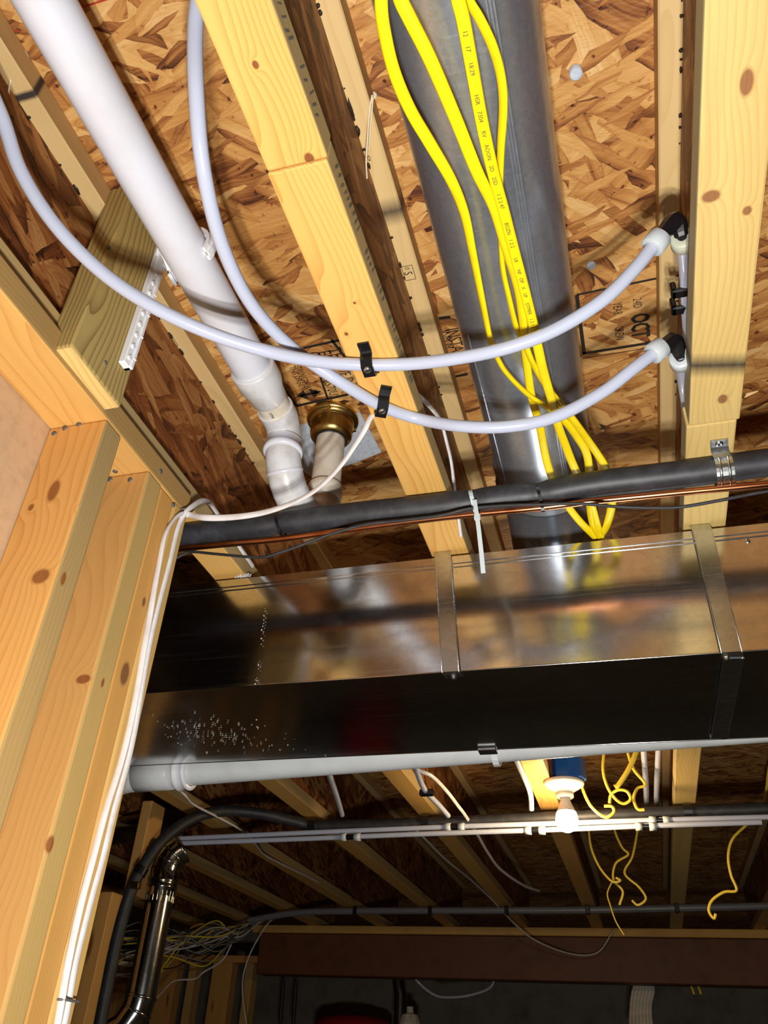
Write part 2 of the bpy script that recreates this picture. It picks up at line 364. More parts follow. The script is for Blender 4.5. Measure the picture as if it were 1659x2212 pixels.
def crv(pts, n=8):
    """Catmull-Rom through points"""
    P = [Vector(p) for p in pts]; P = [P[0] * 2 - P[1]] + P + [P[-1] * 2 - P[-2]]; out = []
    for i in range(1, len(P) - 2):
        a, b, c, d = P[i - 1], P[i], P[i + 1], P[i + 2]
        for k in range(n):
            t = k / n
            out.append(.5 * ((2 * b) + (c - a) * t + (2 * a - 5 * b + 4 * c - d) * t * t + (3 * b - a - 3 * c + d) * t ** 3))
    out.append(P[-2]); return out
def px(*rows): return [onZ(*r) for r in rows]
def pY(*rows): return [onY(*r) for r in rows]
def pX(*rows): return [onX(*r) for r in rows]

def text(string, size, org, right, up, mat, parent, name='printed_text', align='LEFT', ext=.0004, bold=0.0, squash=1.0):
    fc = bpy.data.curves.new('txt', 'FONT'); fc.body = string; fc.size = size; fc.align_x = align; fc.resolution_u = 2; fc.offset = bold
    ob = bpy.data.objects.new('txt', fc); COL.objects.link(ob)
    dg = bpy.context.evaluated_depsgraph_get(); me = bpy.data.meshes.new_from_object(ob.evaluated_get(dg))
    m = MB(); right = Vector(right).normalized(); up = Vector(up).normalized(); nrm = right.cross(up); org = Vector(org)
    m.add([org + right * (v.co.x * squash) + up * v.co.y + nrm * ext for v in me.vertices], [list(p.vertices) for p in me.polygons])
    bpy.data.objects.remove(ob); bpy.data.meshes.remove(me)
    return m.build(name, mat, parent)

# ================================================================ SETTING
# ZF, ZS: underside of the joists, underside of the floor deck (above the eye)
Y1 = 5.35
fl = MB().box((-4.6, -2.6, FLOOR - .1), (3.6, 8.0, FLOOR)).build('floor', 'concrete', kind='structure')
tag(fl, 'bare grey concrete basement floor', 'floor')
for nm, lo, hi, lab in (('wall_back', (-4.6, 7.4, FLOOR), (3.6, 7.6, ZS), 'grey concrete wall beyond the dropped beam'),
                        ('wall_side', (-4.6, -2.6, FLOOR), (-4.4, 7.4, ZS), 'grey concrete wall far to the left of the stud partition'),
                        ('wall_right', (3.4, -2.6, FLOOR), (3.6, 7.4, ZS), 'grey concrete wall out to the right'),
                        ('wall_front', (-4.4, -2.6, FLOOR), (3.4, -2.4, ZS), 'grey concrete wall behind the viewer')):
    tag(MB().box(lo, hi).build(nm, 'concrete', kind='structure'), lab, 'wall')
ceil = MB().box((-4.6, -2.6, ZS), (3.6, 7.6, ZS + .019)).build('ceiling', 'osb', kind='structure')
tag(ceil, 'underside of the strand-board floor deck above the joists', 'ceiling')

# ---- I-joists
JL = {0: 'I-joist running left of the stud partition, seen beyond the big duct', 1: 'I-joist lying on top of the stud partition with a greenish block nailed to it',
      2: 'yellow I-joist in mid view with the two black tube clips screwed under it', 3: 'pale I-joist on the right carrying the steel pipe strap',
      4: 'I-joist at the far right edge behind the pale one'}
def joist(k, fm, ty=None):
    x = -.2385 + .406 * (k - 2)
    lab = JL.get(k) or ('I-joist %s, dim in the far left' % {-1: 'second left of the partition line', -2: 'third left of the partition line', -3: 'fourth left of the partition line', -4: 'fifth left of the partition line', 5: 'beyond the right edge of view'}[k])
    if k == 5: lab = 'I-joist out to the right of the pale one and its neighbour'
    t = thing('i_joist', lab, 'joist', (x, Y0, ZF), 'floor joists')
    cuts = {2: [(Y0, .408, 0), (.4095, Y1, -.0015)], 3: [(Y0, .888, 0), (.8895, Y1, -.003)]}.get(k, [(Y0, Y1, 0)])
    for a, b, dx in cuts:
        MB().box((x - .03175 + dx, a, ZF + abs(dx) * .3), (x + .03175 + dx, b, ZF + .038), .0025, 2).build('bottom_flange', fm, t)
    MB().box((x - .03175, Y0, ZS - .038), (x + .03175, Y1, ZS - .0005), .002, 1).build('top_flange', {1: 'flange_top1', 2: 'flange_top2'}.get(k, 'flange_top'), t)
    MB().box((x - .005, Y0, ZF + .036), (x + .005, Y1, ZS - .036)).build('web', 'osb_web', t)
    return t
JO = {}
for k in (-4, -3, -2, -1, 0, 1, 2, 3, 4, 5): JO[k] = joist(k, 'flange_pale' if k == 3 else 'flange_mid' if k == 2 else 'flange')

# dark glue squeezed out along the web, paler drips, mill stamps
def blob(m, p, r, sx=1, sy=1, sz=1):
    bm = bmesh.new(); bmesh.ops.create_icosphere(bm, subdivisions=1, radius=1)
    for v in bm.verts: v.co = Vector((v.co.x * r * sx, v.co.y * r * sy, v.co.z * r * sz)) * random.uniform(.8, 1.15) + Vector(p)
    m.bm(bm, True)
for k, sd in ((1, 1), (2, 1), (3, -1)):
    x = -.2385 + .406 * (k - 2); m = MB(); random.seed(k * 5)
    for i in range(26):
        yy = random.uniform(.2, 1.15); blob(m, (x + sd * .0065, yy, ZS - .039), random.uniform(.0012, .0032), 1, random.choice((1, 1.5, 3)), .8)
    if k == 2: blob(m, (x + .0065, .5, ZS - .0388), .0034, .8, 5.0, .5)
    if k == 1:
        for y_, ln in ((.66, 2.5), (.83, 3), (.515, 3)): blob(m, (x + .0065, y_, ZS - .0388), .0032, 1, ln, .5)
    m.build('glue_bead', 'glue', JO[k], kind='stuff')

# ---- stud partition on the left
wl = thing('wall_left', 'open stud partition of orange softwood with paper-backed drywall', 'wall', (XL, .5, FLOOR), kind='structure')
pl = MB().box((XL, Y0, ZF - .038), (XW, .893, ZF), .003, 2).build('top_plate', 'plate', wl)
MB().box((XL, Y0, FLOOR), (XW, .893, FLOOR + .038), .003, 1).build('bottom_plate', 'plate', wl)
studs = []
for i, (y, m) in enumerate(((-.55, 'stud'), (-.15, 'stud'), (.26, 'stud'), (.664, 'stud_a'), (.776, 'stud_b'), (.8145, 'stud_c'), (.853, 'stud_grey'))):
    dx = (0, 0, 0, 0, 0, -.0015, .001)[i]
    studs.append(MB().box((XL + .001, y, FLOOR + .038), (XW + dx, y + .038, ZF - .0385), .0035, 2).build('stud', m, wl))
MB().box((XL - .0127, Y0, FLOOR + .01), (XL, .855, ZF + .0)).build('drywall_sheet', 'gypsum', wl)
def head(p, nrm, r=.0045, mat='nail', parent=None, name='nail_head', h=.0015):
    return MB().lathe(Vector(p) - Vector(nrm) * .002, nrm, ((0, r * .8), (.0022, r), (.002 + h * .6, r * .9), (.002 + h, 0)), 10).build(name, mat, parent)
for (a, b) in ((117, 937), (140, 926), (170, 917)): head(onY(a, b, .664), (0, -1, -.3), .004, 'nail', studs[3])
for (a, b) in ((238, 1036), (281, 1037)): head(onY(a, b, .776), (0, -1, -.3), .004, 'nail', studs[4])
head(onZ(249, 1018, ZF - .038), (0, 0, -1), .004, 'nail', pl)
head(onX(375, 1091, XW), (1, 0, -.2), .0035, 'nail', studs[6]); head(onX(347, 1018, XW), (1, 0, 0), .004, 'nail', pl)

# ---- treated block with plastic pipe hanger
bl = thing('blocking_board', 'greenish treated board standing upright against the joist, beside the stud partition', 'board', (-.594, .6, .70))
MB().box((-.6125, .545, .701), (-.575, .657, ZS - .002), .003, 2).build('board', 'treated', bl)
MB().box((-.612, .547, .6995), (-.5765, .655, .7015)).build('end_grain', 'endgrain', bl)
for p in ((228, 783), (236, 535)): head(onX(*p, -.575), (1, 0, 0), .003, 'nail', bl)

# ================================================================ WHITE DRAIN LINE, TRAP, BRASS DRAIN
PX_, PZ = -.475, .882
dp = thing('drain_pipe', 'white plastic drain pipe with coupling and trap hung between the joists', 'pipe', (PX_, .5, .77))
r = .0302
MB().tube([(PX_, y, PZ) for y in (-.9, -.2, .3, .6, .80)], r, 40).build('pipe', 'pvc', dp)
MB().lathe((PX_, .79, PZ), (0, 1, 0), ((0, .0302), (0, .0345), (.003, .0352), (.034, .0352), (.052, .0302), (.070, .0290), (.072, .0275), (.072, .023)), 40).build('coupling', 'pvc_dirty', dp)
nip = MB().tube([(PX_, .85, PZ), (PX_, .91, PZ)], .0258, 36).build('pipe_nipple', 'pvc_beige', dp)
el = [(PX_, .886, PZ), (PX_, .902, PZ)] + [(PX_, .902 + .034 * math.sin(a), PZ - .034 * (1 - math.cos(a))) for a in [math.radians(x) for x in range(15, 91, 15)]] + [(PX_, .936, PZ - .042)]
MB().tube(el, [.0300, .0298, .0296] + [.0285] * (len(el) - 4) + [.0278], 36).build('elbow', 'pvc_dirty', dp)
MB().lathe((PX_, .936, PZ - .028), (0, 0, -1), ((0, .027), (0, .0300), (.003, .0308), (.016, .0308), (.017, .0325), (.025, .0325), (.027, .029), (.027, .024)), 36).build('union_nut', 'pvc', dp)
UY0, UY1, UZ, UR = .936, 1.087, .845, .0755
ub = [Vector((PX_ + .018 * (1 - math.cos(a)) / 2, (UY0 + UY1) / 2 - UR * math.cos(a), UZ - UR * math.sin(a))) for a in [math.radians(x) for x in range(0, 181, 12)]]
MB().tube(ub, .0290, 36).build('trap_bend', 'pvc_dirty', dp)
for k, nm in ((3, 'mould_line'), (8, 'mould_line')):
    tdir = (ub[k + 1] - ub[k - 1]).normalized()
    MB().lathe(ub[k], tdir, ((-.003, .0290), (-.002, .0299), (.002, .0299), (.003, .0290)), 36).build(nm, 'pvc', dp)
LX, LY = ub[-1].x, ub[-1].y
MB().lathe((LX, LY, UZ - .008), (0, 0, 1), ((0, .0290), (.0, .0312), (.03, .0312), (.034, .0295), (.034, .026)), 36).build('trap_hub', 'pvc_beige', dp)
MB().tube([(LX, LY, UZ), (LX, LY, ZS - .05)], .0268, 36).build('tailpiece', 'pvc_beige', dp)
text('1PM', .008, (PX_ - .0005, .866, PZ - .0262), (0, 1, 0), (1, 0, 0), 'ink', nip)
# brass shower drain
sd = thing('shower_drain', 'brass shower drain ring set into the floor deck above the trap', 'drain', (LX, LY, ZS - .06))
MB().lathe((LX, LY, ZS), (0, 0, -1), ((0, .05), (.006, .050), (.009, .049), (.011, .046), (.011, .041), (.016, .041), (.018, .0395)) , 48).build('flange_ring', 'brass', sd)
fring = bpy.data.objects['flange_ring']
pr = [(.016, .0395)]
for i in range(9): pr += [(.018 + i * .003, .0378), (.0195 + i * .003, .0395)]
pr += [(.046, .0385), (.052, .034), (.054, .028), (.048, .0272)]
MB().lathe((LX, LY, ZS), (0, 0, -1), pr, 48).build('threaded_nut', 'brass', sd)
MB().lathe((LX, LY, ZS - .053), (0, 0, -1), ((0, .0268), (.0, .0292), (.003, .0292), (.003, .0268)), 36).build('gasket', 'rubber', sd)
for a in (40, 160, 280):
    c = Vector((LX + .045 * math.cos(math.radians(a)), LY + .045 * math.sin(math.radians(a)), ZS - .0115))
    MB().box(c - Vector((.0035, .0035, .003)), c + Vector((.0035, .0035, .003)), .001).build('lug', 'brass', fring)
mp = [onZ(a, b, ZS - .004) for a, b in ((634, 925), (700, 905), (778, 893), (806, 945), (824, 978), (770, 1000), (700, 1022), (690, 1040), (655, 1020))]
MB().prism([p + Vector((0, 0, .0035)) for p in mp], (0, 0, -.0025)).build('waterproof_membrane', 'membrane', None, 'grey-blue membrane scrap around the brass drain', 'membrane')

# plastic pipe hanger on the block
ph = thing('pipe_hanger', 'white plastic hook hanger nailed to the greenish board, holding the drain pipe', 'hanger', (-.568, .63, .72))
xa, xb = -.5745, -.5615
p0 = onX(262, 792, xa); p1 = onX(338, 560, xa)
yb = (p0.y + p1.y) / 2; zb0, zb1 = p0.z, p1.z
MB().box((xa, yb - .009, zb0), (xa + .010, yb + .009, zb1 + .03), .001).build('bar', 'white_plastic', ph); hbar = bpy.data.objects['bar']
MB().box((xa, yb + .003, zb0), (xa + .0125, yb + .009, zb1 - .01), .001).build('bar_rib', 'white_plastic', hbar)
n = 9
for i in range(n):
    z = zb0 + .012 + i * (zb1 - zb0 - .03) / n
    MB().tube([(xa + .009, yb - .003, z), (xa + .0125, yb - .003, z)], .0035, 10).build('nail_boss', 'white_plastic', hbar)
    if i % 2 == 0: MB().box((xa + .0115, yb + .0035, z + .004), (xa + .0135, yb + .0085, z + .0055)).build('notch_rib', 'white_plastic', hbar)
yh = yb - .062
hook = [(xa + .006, yb, zb1 - .005), (xa + .016, yb - .015, zb1 + .012)] + [(PX_ + .0355 * math.cos(a), yh + (.03 if a > 3.2 else 0), PZ + .0355 * math.sin(a)) for a in [math.radians(x) for x in range(200, -40, -15)]]
MB().strip(hook, (0, 1, 0), .020, .0045).build('hook', 'white_plastic', ph)
MB().strip(hook[8:], (0, 1, 0), .006, .010).build('hook_rib', 'white_plastic', ph)
MB().box((xa + .008, yb + .004, zb1 - .014), (xa + .030, yb + .012, zb1 - .006), .001).build('brace', 'white_plastic', ph)

# ================================================================ PEX TUBES
rp = .00795
def ring_on(m_p, d, R_=.0138, L=.019): 
    d = Vector(d).normalized(); p = Vector(m_p)
    return MB().lathe(p, d, ((0, rp), (0, R_ - .001), (.001, R_), (L - .001, R_), (L, R_ - .001), (L, rp * .7)), 28)
def pex_line(pts, elb, riser, label, old):
    t = thing('water_tube', label, 'tube', elb, 'translucent water tubes')
    path = crv(pts, 8); e = Vector(elb)
    MB().tube(path, rp, 20).build('tube', 'pex', t)
    d0 = (path[-1] - path[-4]).normalized(); ring_on(path[-1] - d0 * .010, d0).build('expansion_ring', 'pex_ring', t)
    rpt = crv(riser, 6); d1 = (rpt[3] - rpt[0]).normalized()
    MB().tube(rpt, rp, 20).build('riser_tube', 'pex', t)
    ring_on(rpt[0] + d1 * .010, -d1).build('expansion_ring', old, t)
    a = path[-1] + d0 * .004; b = rpt[0] - d1 * .004
    MB().tube(crv([a, e, b], 6), [.007, .0085, .0092, .0102, .0108, .0112, .0115, .0112, .0108, .0102, .0092, .0085, .007], 8, smooth=False).build('elbow_body', 'black_plastic', t)
    return t
pz = ZF - .0085
t1 = [atD(-60, 110, .86), atD(3, 250, .885), atD(45, 370, .895), atD(120, 487, .905), atD(220, 588, .92), atD(330, 662, .93), atD(450, 718, .945),
      atD(570, 757, .962)] + px((690, 781, pz - .008), (797, 788, pz), (900, 785, pz)) + [atD(1000, 772, .975), atD(1100, 750, .955), atD(1200, 712, .945), atD(1300, 650, .935), atD(1370, 582, .935), atD(1418, 522, .94)]
pex_line(t1, atD(1459, 478, .95), [atD(1474, 520, .96), onX(1481, 590, .148), onX(1484, 650, .150), onX(1490, 760, .152), onX(1492, 880, .152), onX(1492, 1020, .152)],
         'upper translucent water tube, swept in from the left edge to the higher elbow', 'pex_ring_old')
t2 = [atD(434, -40, .80), atD(422, 60, .80), atD(424, 200, .80), atD(440, 370, .825), atD(480, 530, .885), atD(545, 660, .95), atD(635, 755, 1.005), atD(740, 828, 1.03)] + \
     px((825, 877, pz), (905, 905, pz)) + [atD(1000, 921, 1.045), atD(1100, 921, 1.03), atD(1200, 900, 1.025), atD(1300, 848, 1.02), atD(1370, 795, 1.015), atD(1420, 757, 1.02)]
pex_line(t2, atD(1456, 738, 1.03), [atD(1470, 778, 1.035), onX(1477, 830, .140), onX(1484, 880, .146), onX(1486, 960, .148), onX(1484, 1030, .148)],
         'lower translucent water tube, dropping from the top edge to the lower elbow', 'pex_ring')
def tube_clip(p, d, label, tilt=0.0):
    """black U clip across a tube running along d, screwed up into the joist"""
    t = thing('tube_clip', label, 'clip', p, 'tube clips'); p = Vector(p); d = Vector(d); d.z = 0; d.normalize(); c = Vector((-d.y, d.x, 0))
    prof = []
    for a, b in ((-.030, .0075), (-.0175, .0075), (-.0135, .005), (-.0125, -.004), (-.008, -.0112), (.008, -.0112), (.0125, -.004), (.0135, .005), (.0175, .0075), (.022, .0075)): prof.append(p + c * a + Vector((0, 0, b)))
    bd = MB().strip(prof, d, .0145, .0032).build('band', 'black_plastic', t)
    MB().lathe(p + Vector((0, 0, -.0118)) + c * -.004, (0, 0, -1), ((0, .0048), (.002, .0048), (.0032, .0035), (.0034, 0)), 14).build('screw', 'steel', bd)
    return t
tube_clip(onZ(797, 788, pz), (1, 0.02, 0), 'flat black clip on the upper water tube under the yellow joist')
tube_clip(onZ(825, 877, pz), (1, .5, 0), 'turned black clip on the lower water tube under the yellow joist')
rc = thing('tube_clip', 'black bracket clip holding a tube against the web of the pale joist', 'clip', onX(1480, 650, .15), 'tube clips')
q = onX(1482, 640, .150)
for i, (dy, h) in enumerate(((-.016, .013), (.010, .016))):
    MB().box(q + Vector((-.020, dy - .007, -h)), q + Vector((.0125, dy + .007, -h + .007)), .002).build('jaw', 'black_plastic', rc)
    MB().box(q + Vector((-.020, dy - .007, -h)), q + Vector((-.013, dy + .007, .008)), .002).build('jaw_side', 'black_plastic', rc)
MB().box(q + Vector((.009, -.02, -.012)), q + Vector((.0125, .018, .016)), .001).build('back_plate', 'black_plastic', rc)

# ================================================================ ROUND DUCT
rd = thing('round_duct', 'shiny round galvanised duct running between the two middle joists', 'duct', (-.071, .5, .797))
DX, DZ, DR = -.071, .877, .08
rpipe = MB().tube([(DX, y, DZ) for y in (-.9, -.3, .3, .8, 1.10)], DR, 64).build('pipe', 'galv_round', rd)
for i in range(3):
    a = math.radians(-66 + i * 2.6)
    MB().tube([(DX + (DR + .0003) * math.cos(a), y, DZ + (DR + .0003) * math.sin(a)) for y in (-.9, 1.09)], .0011, 6).build('lock_seam', 'galv_round', rpipe)
MB().tube([(DX - (DR + .0003) * math.cos(math.radians(38)), y, DZ - (DR + .0003) * math.sin(math.radians(38))) for y in (.75, 1.09)], .001, 6).build('lock_seam', 'galv_round', rpipe)
MB().lathe((DX, 1.085, DZ), (0, 1, 0), ((0, DR), (.002, DR + .004), (.007, DR + .0045), (.010, DR + .001), (.014, DR + .0045), (.018, DR + .004), (.022, DR + .001), (.055, DR + .003), (.058, DR + .008), (.063, DR + .008), (.066, DR + .002)), 64).build('collar_bead', 'galv_round', rd)
gore = [(DX, 1.145, DZ), (DX, 1.185, DZ - .002), (DX, 1.245, DZ - .018), (DX, 1.29, DZ - .05), (DX, 1.315, DZ - .10), (DX, 1.32, .722)]
MB().tube(gore, [DR + .002, DR + .002, DR + .001, DR, DR, DR], 48, smooth=True).build('elbow', 'galv_round', rd)

# ================================================================ RECTANGULAR DUCT
DY0, DY1, DZ0, DZ1 = 1.13, 1.485, .514, .719
rk = thing('rectangular_duct', 'large rectangular sheet-metal trunk duct crossing under the joists', 'duct', (0, 1.3, DZ0))
bm = bmesh.new(); NX, NZ = 60, 12
m = MB(); xs = [-1.3 + 3.0 * i / NX for i in range(NX + 1)]
def panel(fn, nu, nv):
    vs = [fn(i / nu, j / nv) for i in range(nu + 1) for j in range(nv + 1)]
    fs = [(i * (nv + 1) + j, (i + 1) * (nv + 1) + j, (i + 1) * (nv + 1) + j + 1, i * (nv + 1) + j + 1) for i in range(nu) for j in range(nv)]
    return vs, fs
def bow(u, v): return math.sin(math.pi * v) * (.0016 + .0012 * math.sin(u * 21 + 1) + .0008 * math.sin(u * 47))
vs, fs = panel(lambda u, v: Vector((-1.3 + 3 * u, DY0 - bow(u, v) * 1.0, DZ0 + (DZ1 - DZ0) * v)), 90, 16)
fpan = MB().add(vs, fs, True).build('front_panel', 'galv', rk)
vs, fs = panel(lambda u, v: Vector((-1.3 + 3 * u, DY0 + (DY1 - DY0) * v, DZ0 - bow(u + .3, v) * 1.2)), 90, 16)
MB().add(vs, fs, True).build('bottom_panel', 'galv', rk)
MB().add(*panel(lambda u, v: Vector((-1.3 + 3 * u, DY0 + (DY1 - DY0) * v, DZ1)), 4, 2)).build('top_panel', 'galv', rk)
MB().add(*panel(lambda u, v: Vector((-1.3 + 3 * u, DY1, DZ0 + (DZ1 - DZ0) * v)), 4, 2)).build('rear_panel', 'galv', rk)
MB().add(*panel(lambda u, v: Vector((-1.3, DY0 + (DY1 - DY0) * u, DZ0 + (DZ1 - DZ0) * v)), 2, 2)).build('end_panel', 'galv', rk)
MB().add(*panel(lambda u, v: Vector((1.7, DY0 + (DY1 - DY0) * u, DZ0 + (DZ1 - DZ0) * v)), 2, 2)).build('end_panel', 'galv', rk)
MB().box((-1.3, DY0 - .0018, DZ1 - .014), (1.7, DY0 + .002, DZ1 + .001), .0006).build('top_seam', 'galv', fpan)
MB().tube([(-1.3, DY0 - .0005, DZ1 - .0205), (1.7, DY0 - .0005, DZ1 - .0205)], .0013, 8).build('seam_bead', 'galv', fpan)
MB().tube([(-1.3, DY0 + .0005, DZ0 + .0005), (1.7, DY0 + .0005, DZ0 + .0005)], .0014, 8).build('corner_edge', 'galv', rk)
MB().tube([(-1.3, DY1 - .0005, DZ0 + .0005), (1.7, DY1 - .0005, DZ0 + .0005)], .0014, 8).build('corner_edge', 'galv', rk)
q = onY(1615, 1169, DY0); head(q, (0, -1, 0), .004, 'galv_strap', fpan, 'rivet')
# white dust and scuffs on the sheet metal: plaster specks
m = MB(); random.seed(3)
for i in range(150):
    gx, gy = random.gauss(385, 60) + abs(random.gauss(0, 110)), 1575 + random.gauss(0, 18)
    gy += (gx - 380) * .12
    if not (312 < gx < 900 and 1512 < gy < 1648): continue
    p = onZ(gx, gy, DZ0 - .0012); a = random.uniform(.0004, .0013)
    m.box(p - Vector((a, a * .6, .0004)), p + Vector((a, a * .6, .0002)))
for i in range(26):
    k = random.random(); p = onY(573 - 20 * k + random.gauss(0, 1.2), 1310 + 172 * k, DY0 - .0045); a = random.uniform(.0003, .0011)
    m.box(p - Vector((a, .0004, a)), p + Vector((a, .0004, a)))
m.build('plaster_specks', 'fluff', rk, kind='stuff')
def lint(c, n, spread, r):
    m = MB()
    for i in range(n): blob(m, Vector(c) + Vector((random.gauss(0, spread), random.gauss(0, spread * .3), abs(random.gauss(0, spread * .4)))), r * random.uniform(.4, 1))
    return m
lint(onY(527, 1246, DY0 + .006) , 60, .0055, .0030).build('dust_clump', 'fluff', None, 'grey lump of dust on the top edge of the trunk duct', 'dust', kind='stuff')
# hanger straps
def strap(name_label, path, wdir, wid, scr, label):
    t = thing('duct_strap', label, 'strap', path[0], 'straps on the trunk duct')
    bd = MB().strip(path, wdir, wid, .0012).build('band', 'galv_strap', t)
    MB().tube([p + Vector(wdir).normalized() * wid * .46 for p in path], .0011, 6).build('rolled_edge', 'galv_strap', bd)
    MB().tube([p - Vector(wdir).normalized() * wid * .46 for p in path], .0011, 6).build('rolled_edge', 'galv_strap', bd)
    for p, nrm in scr: MB().lathe(p, nrm, ((0, .0055), (.0015, .0055), (.0015, .0036), (.005, .0034), (.0055, 0)), 6, smooth=False).build('screw', 'steel', bd)
    return t
ys = DY0 - .0062
a = onY(956, 1199, ys); b = onY(973, 1450, ys); b.z = DZ0 - .0035
strap('', [Vector((a.x, ys + .002, ZF - .001)), a, (a + b) / 2, b + Vector((0, 0, .001)), b + Vector((.001, .006, -.0005)), b + Vector((.004, .018, -.0005))], (1, 0, 0), .028,
      [(b + Vector((.003, .012, -.0015)), (0, 0, -1))], 'steel strap on the trunk duct below the yellow joist')
a = onY(1517, 1146, ys); b = onY(1582, 1415, ys); b.z = DZ0 - .0035
strap('', [Vector((a.x - .002, ys + .004, ZF - .001)), a, (a + b) / 2, b + Vector((0, 0, .001)), b + Vector((.001, .006, -.001)), b + Vector((.002, .016, -.001))], (1, 0, 0), .029,
      [(b + Vector((-.008, .009, -.002)), (0, 0, -1))], 'slanted steel strap on the trunk duct below the pale joist')
a = onZ(1585, 1422, DZ0 - .0058); c = onZ(1554, 1594, DZ0 - .0058)
strap('', [a, (a + c) / 2, c + Vector((0, .004, 0)), c + Vector((0, .008, .004)), c + Vector((0, .009, .02))], (1, .12, 0), .029, [], 'steel strap running back along the dark underside of the trunk duct')

# ================================================================ INSULATED LINE, COPPER, WIRE
LYC = .968
def sample(rows, Y, n=10): return crv([onY(a, b, Y) for a, b in rows], n)
cl = sample(((250, 1175), (416, 1153), (520, 1141), (631, 1127), (775, 1111), (920, 1096), (1029, 1083), (1090, 1075), (1163, 1067), (1278, 1047), (1397, 1033), (1516, 1019), (1636, 1002), (1800, 982), (2100, 945)), LYC)
ties = [onY(604, 1130, LYC).x, onY(1024, 1083, LYC).x, onY(1166, 1067, LYC).x]
rs = []
for p in cl:
    q = .0195
    for i, tx in enumerate(ties): q -= (.0028, .0015, .0036)[i] * math.exp(-((p.x - tx) / .012) ** 2)
    rs.append(q)
rl = MB().tube(cl, rs, 28).build('insulated_line', 'foam', None, 'thick black foam-insulated line strapped below the joists', 'pipe')
cu = sample(((250, 1196), (400, 1184), (450, 1179), (613, 1163), (775, 1141), (920, 1122), (1029, 1110), (1167, 1097), (1278, 1083), (1397, 1071), (1497, 1061), (1659, 1046), (1900, 1024)), LYC + .004, 8)
MB().tube(cu, .0052, 16).build('copper_line', 'copper', None, 'bare copper tube running just under the black insulated line', 'pipe')
wr = sample(((380, 1206), (397, 1197), (415, 1192), (470, 1197), (560, 1204), (600, 1195), (655, 1176), (720, 1152), (790, 1133), (870, 1124), (950, 1114), (1012, 1099), (1090, 1092), (1167, 1090), (1250, 1088), (1340, 1095), (1430, 1097), (1480, 1094), (1560, 1080), (1659, 1061), (1800, 1045)), LYC - .022, 6)
MB().tube(wr, .0023, 8).build('control_wire', 'rubber', None, 'thin dark wire looping along the copper tube', 'wire')
def tie_loop(px0, mat, w, label, top, bot, slant, wd=.0048):
    c = (onY(px0, top, LYC) + onY(px0, bot, LYC)) / 2; hz = (onY(px0, top, LYC) - onY(px0, bot, LYC)).length / 2 * 1.0
    t = thing('cable_tie', label, 'cable tie', c, 'ties round the insulated line')
    T = (cl[min(range(len(cl)), key=lambda i: (cl[i] - c).length) + 1] - cl[min(range(len(cl)), key=lambda i: (cl[i] - c).length)]).normalized()
    loop = [c + Vector((slant * math.sin(a), -.0205 * math.cos(a), hz * .80 * math.sin(a))) for a in [math.radians(x) for x in range(0, 361, 20)]]
    m = MB(); m.strip(loop, (1, 0, 0), wd, .0014); m.build('band', mat, t); return t, c
t, c = tie_loop(1024, 'tie_white', 0, 'white nylon cable tie with a long dangling tail', 1058, 1122, -.004, .006)
hd = onY(1031, 1117, LYC - .021)
MB().box(hd - Vector((.0045, .003, .0045)), hd + Vector((.0045, .003, .0045)), .001).build('head', 'tie_white', t)
tl = [onY(a, b, LYC - .024) for a, b in ((1025, 1080), (1028, 1100), (1031, 1118), (1035, 1150), (1040, 1195), (1044, 1238))]
MB().strip(tl, (1, 0, 0), .0062, .0013).build('tail', 'tie_white', t)
t, c = tie_loop(1166, 'black_plastic', 0, 'black tie pinching the insulated line beneath the round duct', 1048, 1106, -.003)
t, c = tie_loop(606, 'black_plastic', 0, 'black tie around the insulated line near the stud partition', 1106, 1166, -.006)
# steel strap under the pale joist
cs_ = onY(1561, 1013, LYC); cs_.z = ZF - .0205
stp = thing('pipe_strap', 'ribbed steel strap screwed to the pale joist around the black line', 'strap', cs_)
arc = [Vector((cs_.x - .004, LYC - .045, ZF - .0012)), Vector((cs_.x - .003, LYC - .030, ZF - .0012)), Vector((cs_.x - .002, LYC - .0225, ZF - .005))] + \
      [Vector((cs_.x, LYC - .0215 * math.cos(a), ZF - .0205 - .0215 * math.sin(a))) for a in [math.radians(x) for x in range(-20, 191, 15)]] + [Vector((cs_.x, LYC + .022, ZF - .002))]
bd = MB().strip(arc, (1, 0, 0), .023, .0013).build('band', 'galv_strap', stp)
for dx in (-.0055, .0055): MB().tube([p + Vector((dx, 0, 0)) for p in arc[3:]], .0022, 8).build('rib', 'galv_strap', bd)
MB().lathe(Vector((cs_.x - .0035, LYC - .037, ZF - .0018)), (0, 0, -1), ((0, .0052), (.0014, .0052), (.0026, .003), (.0014, .0012)), 16).build('screw', 'steel', bd)

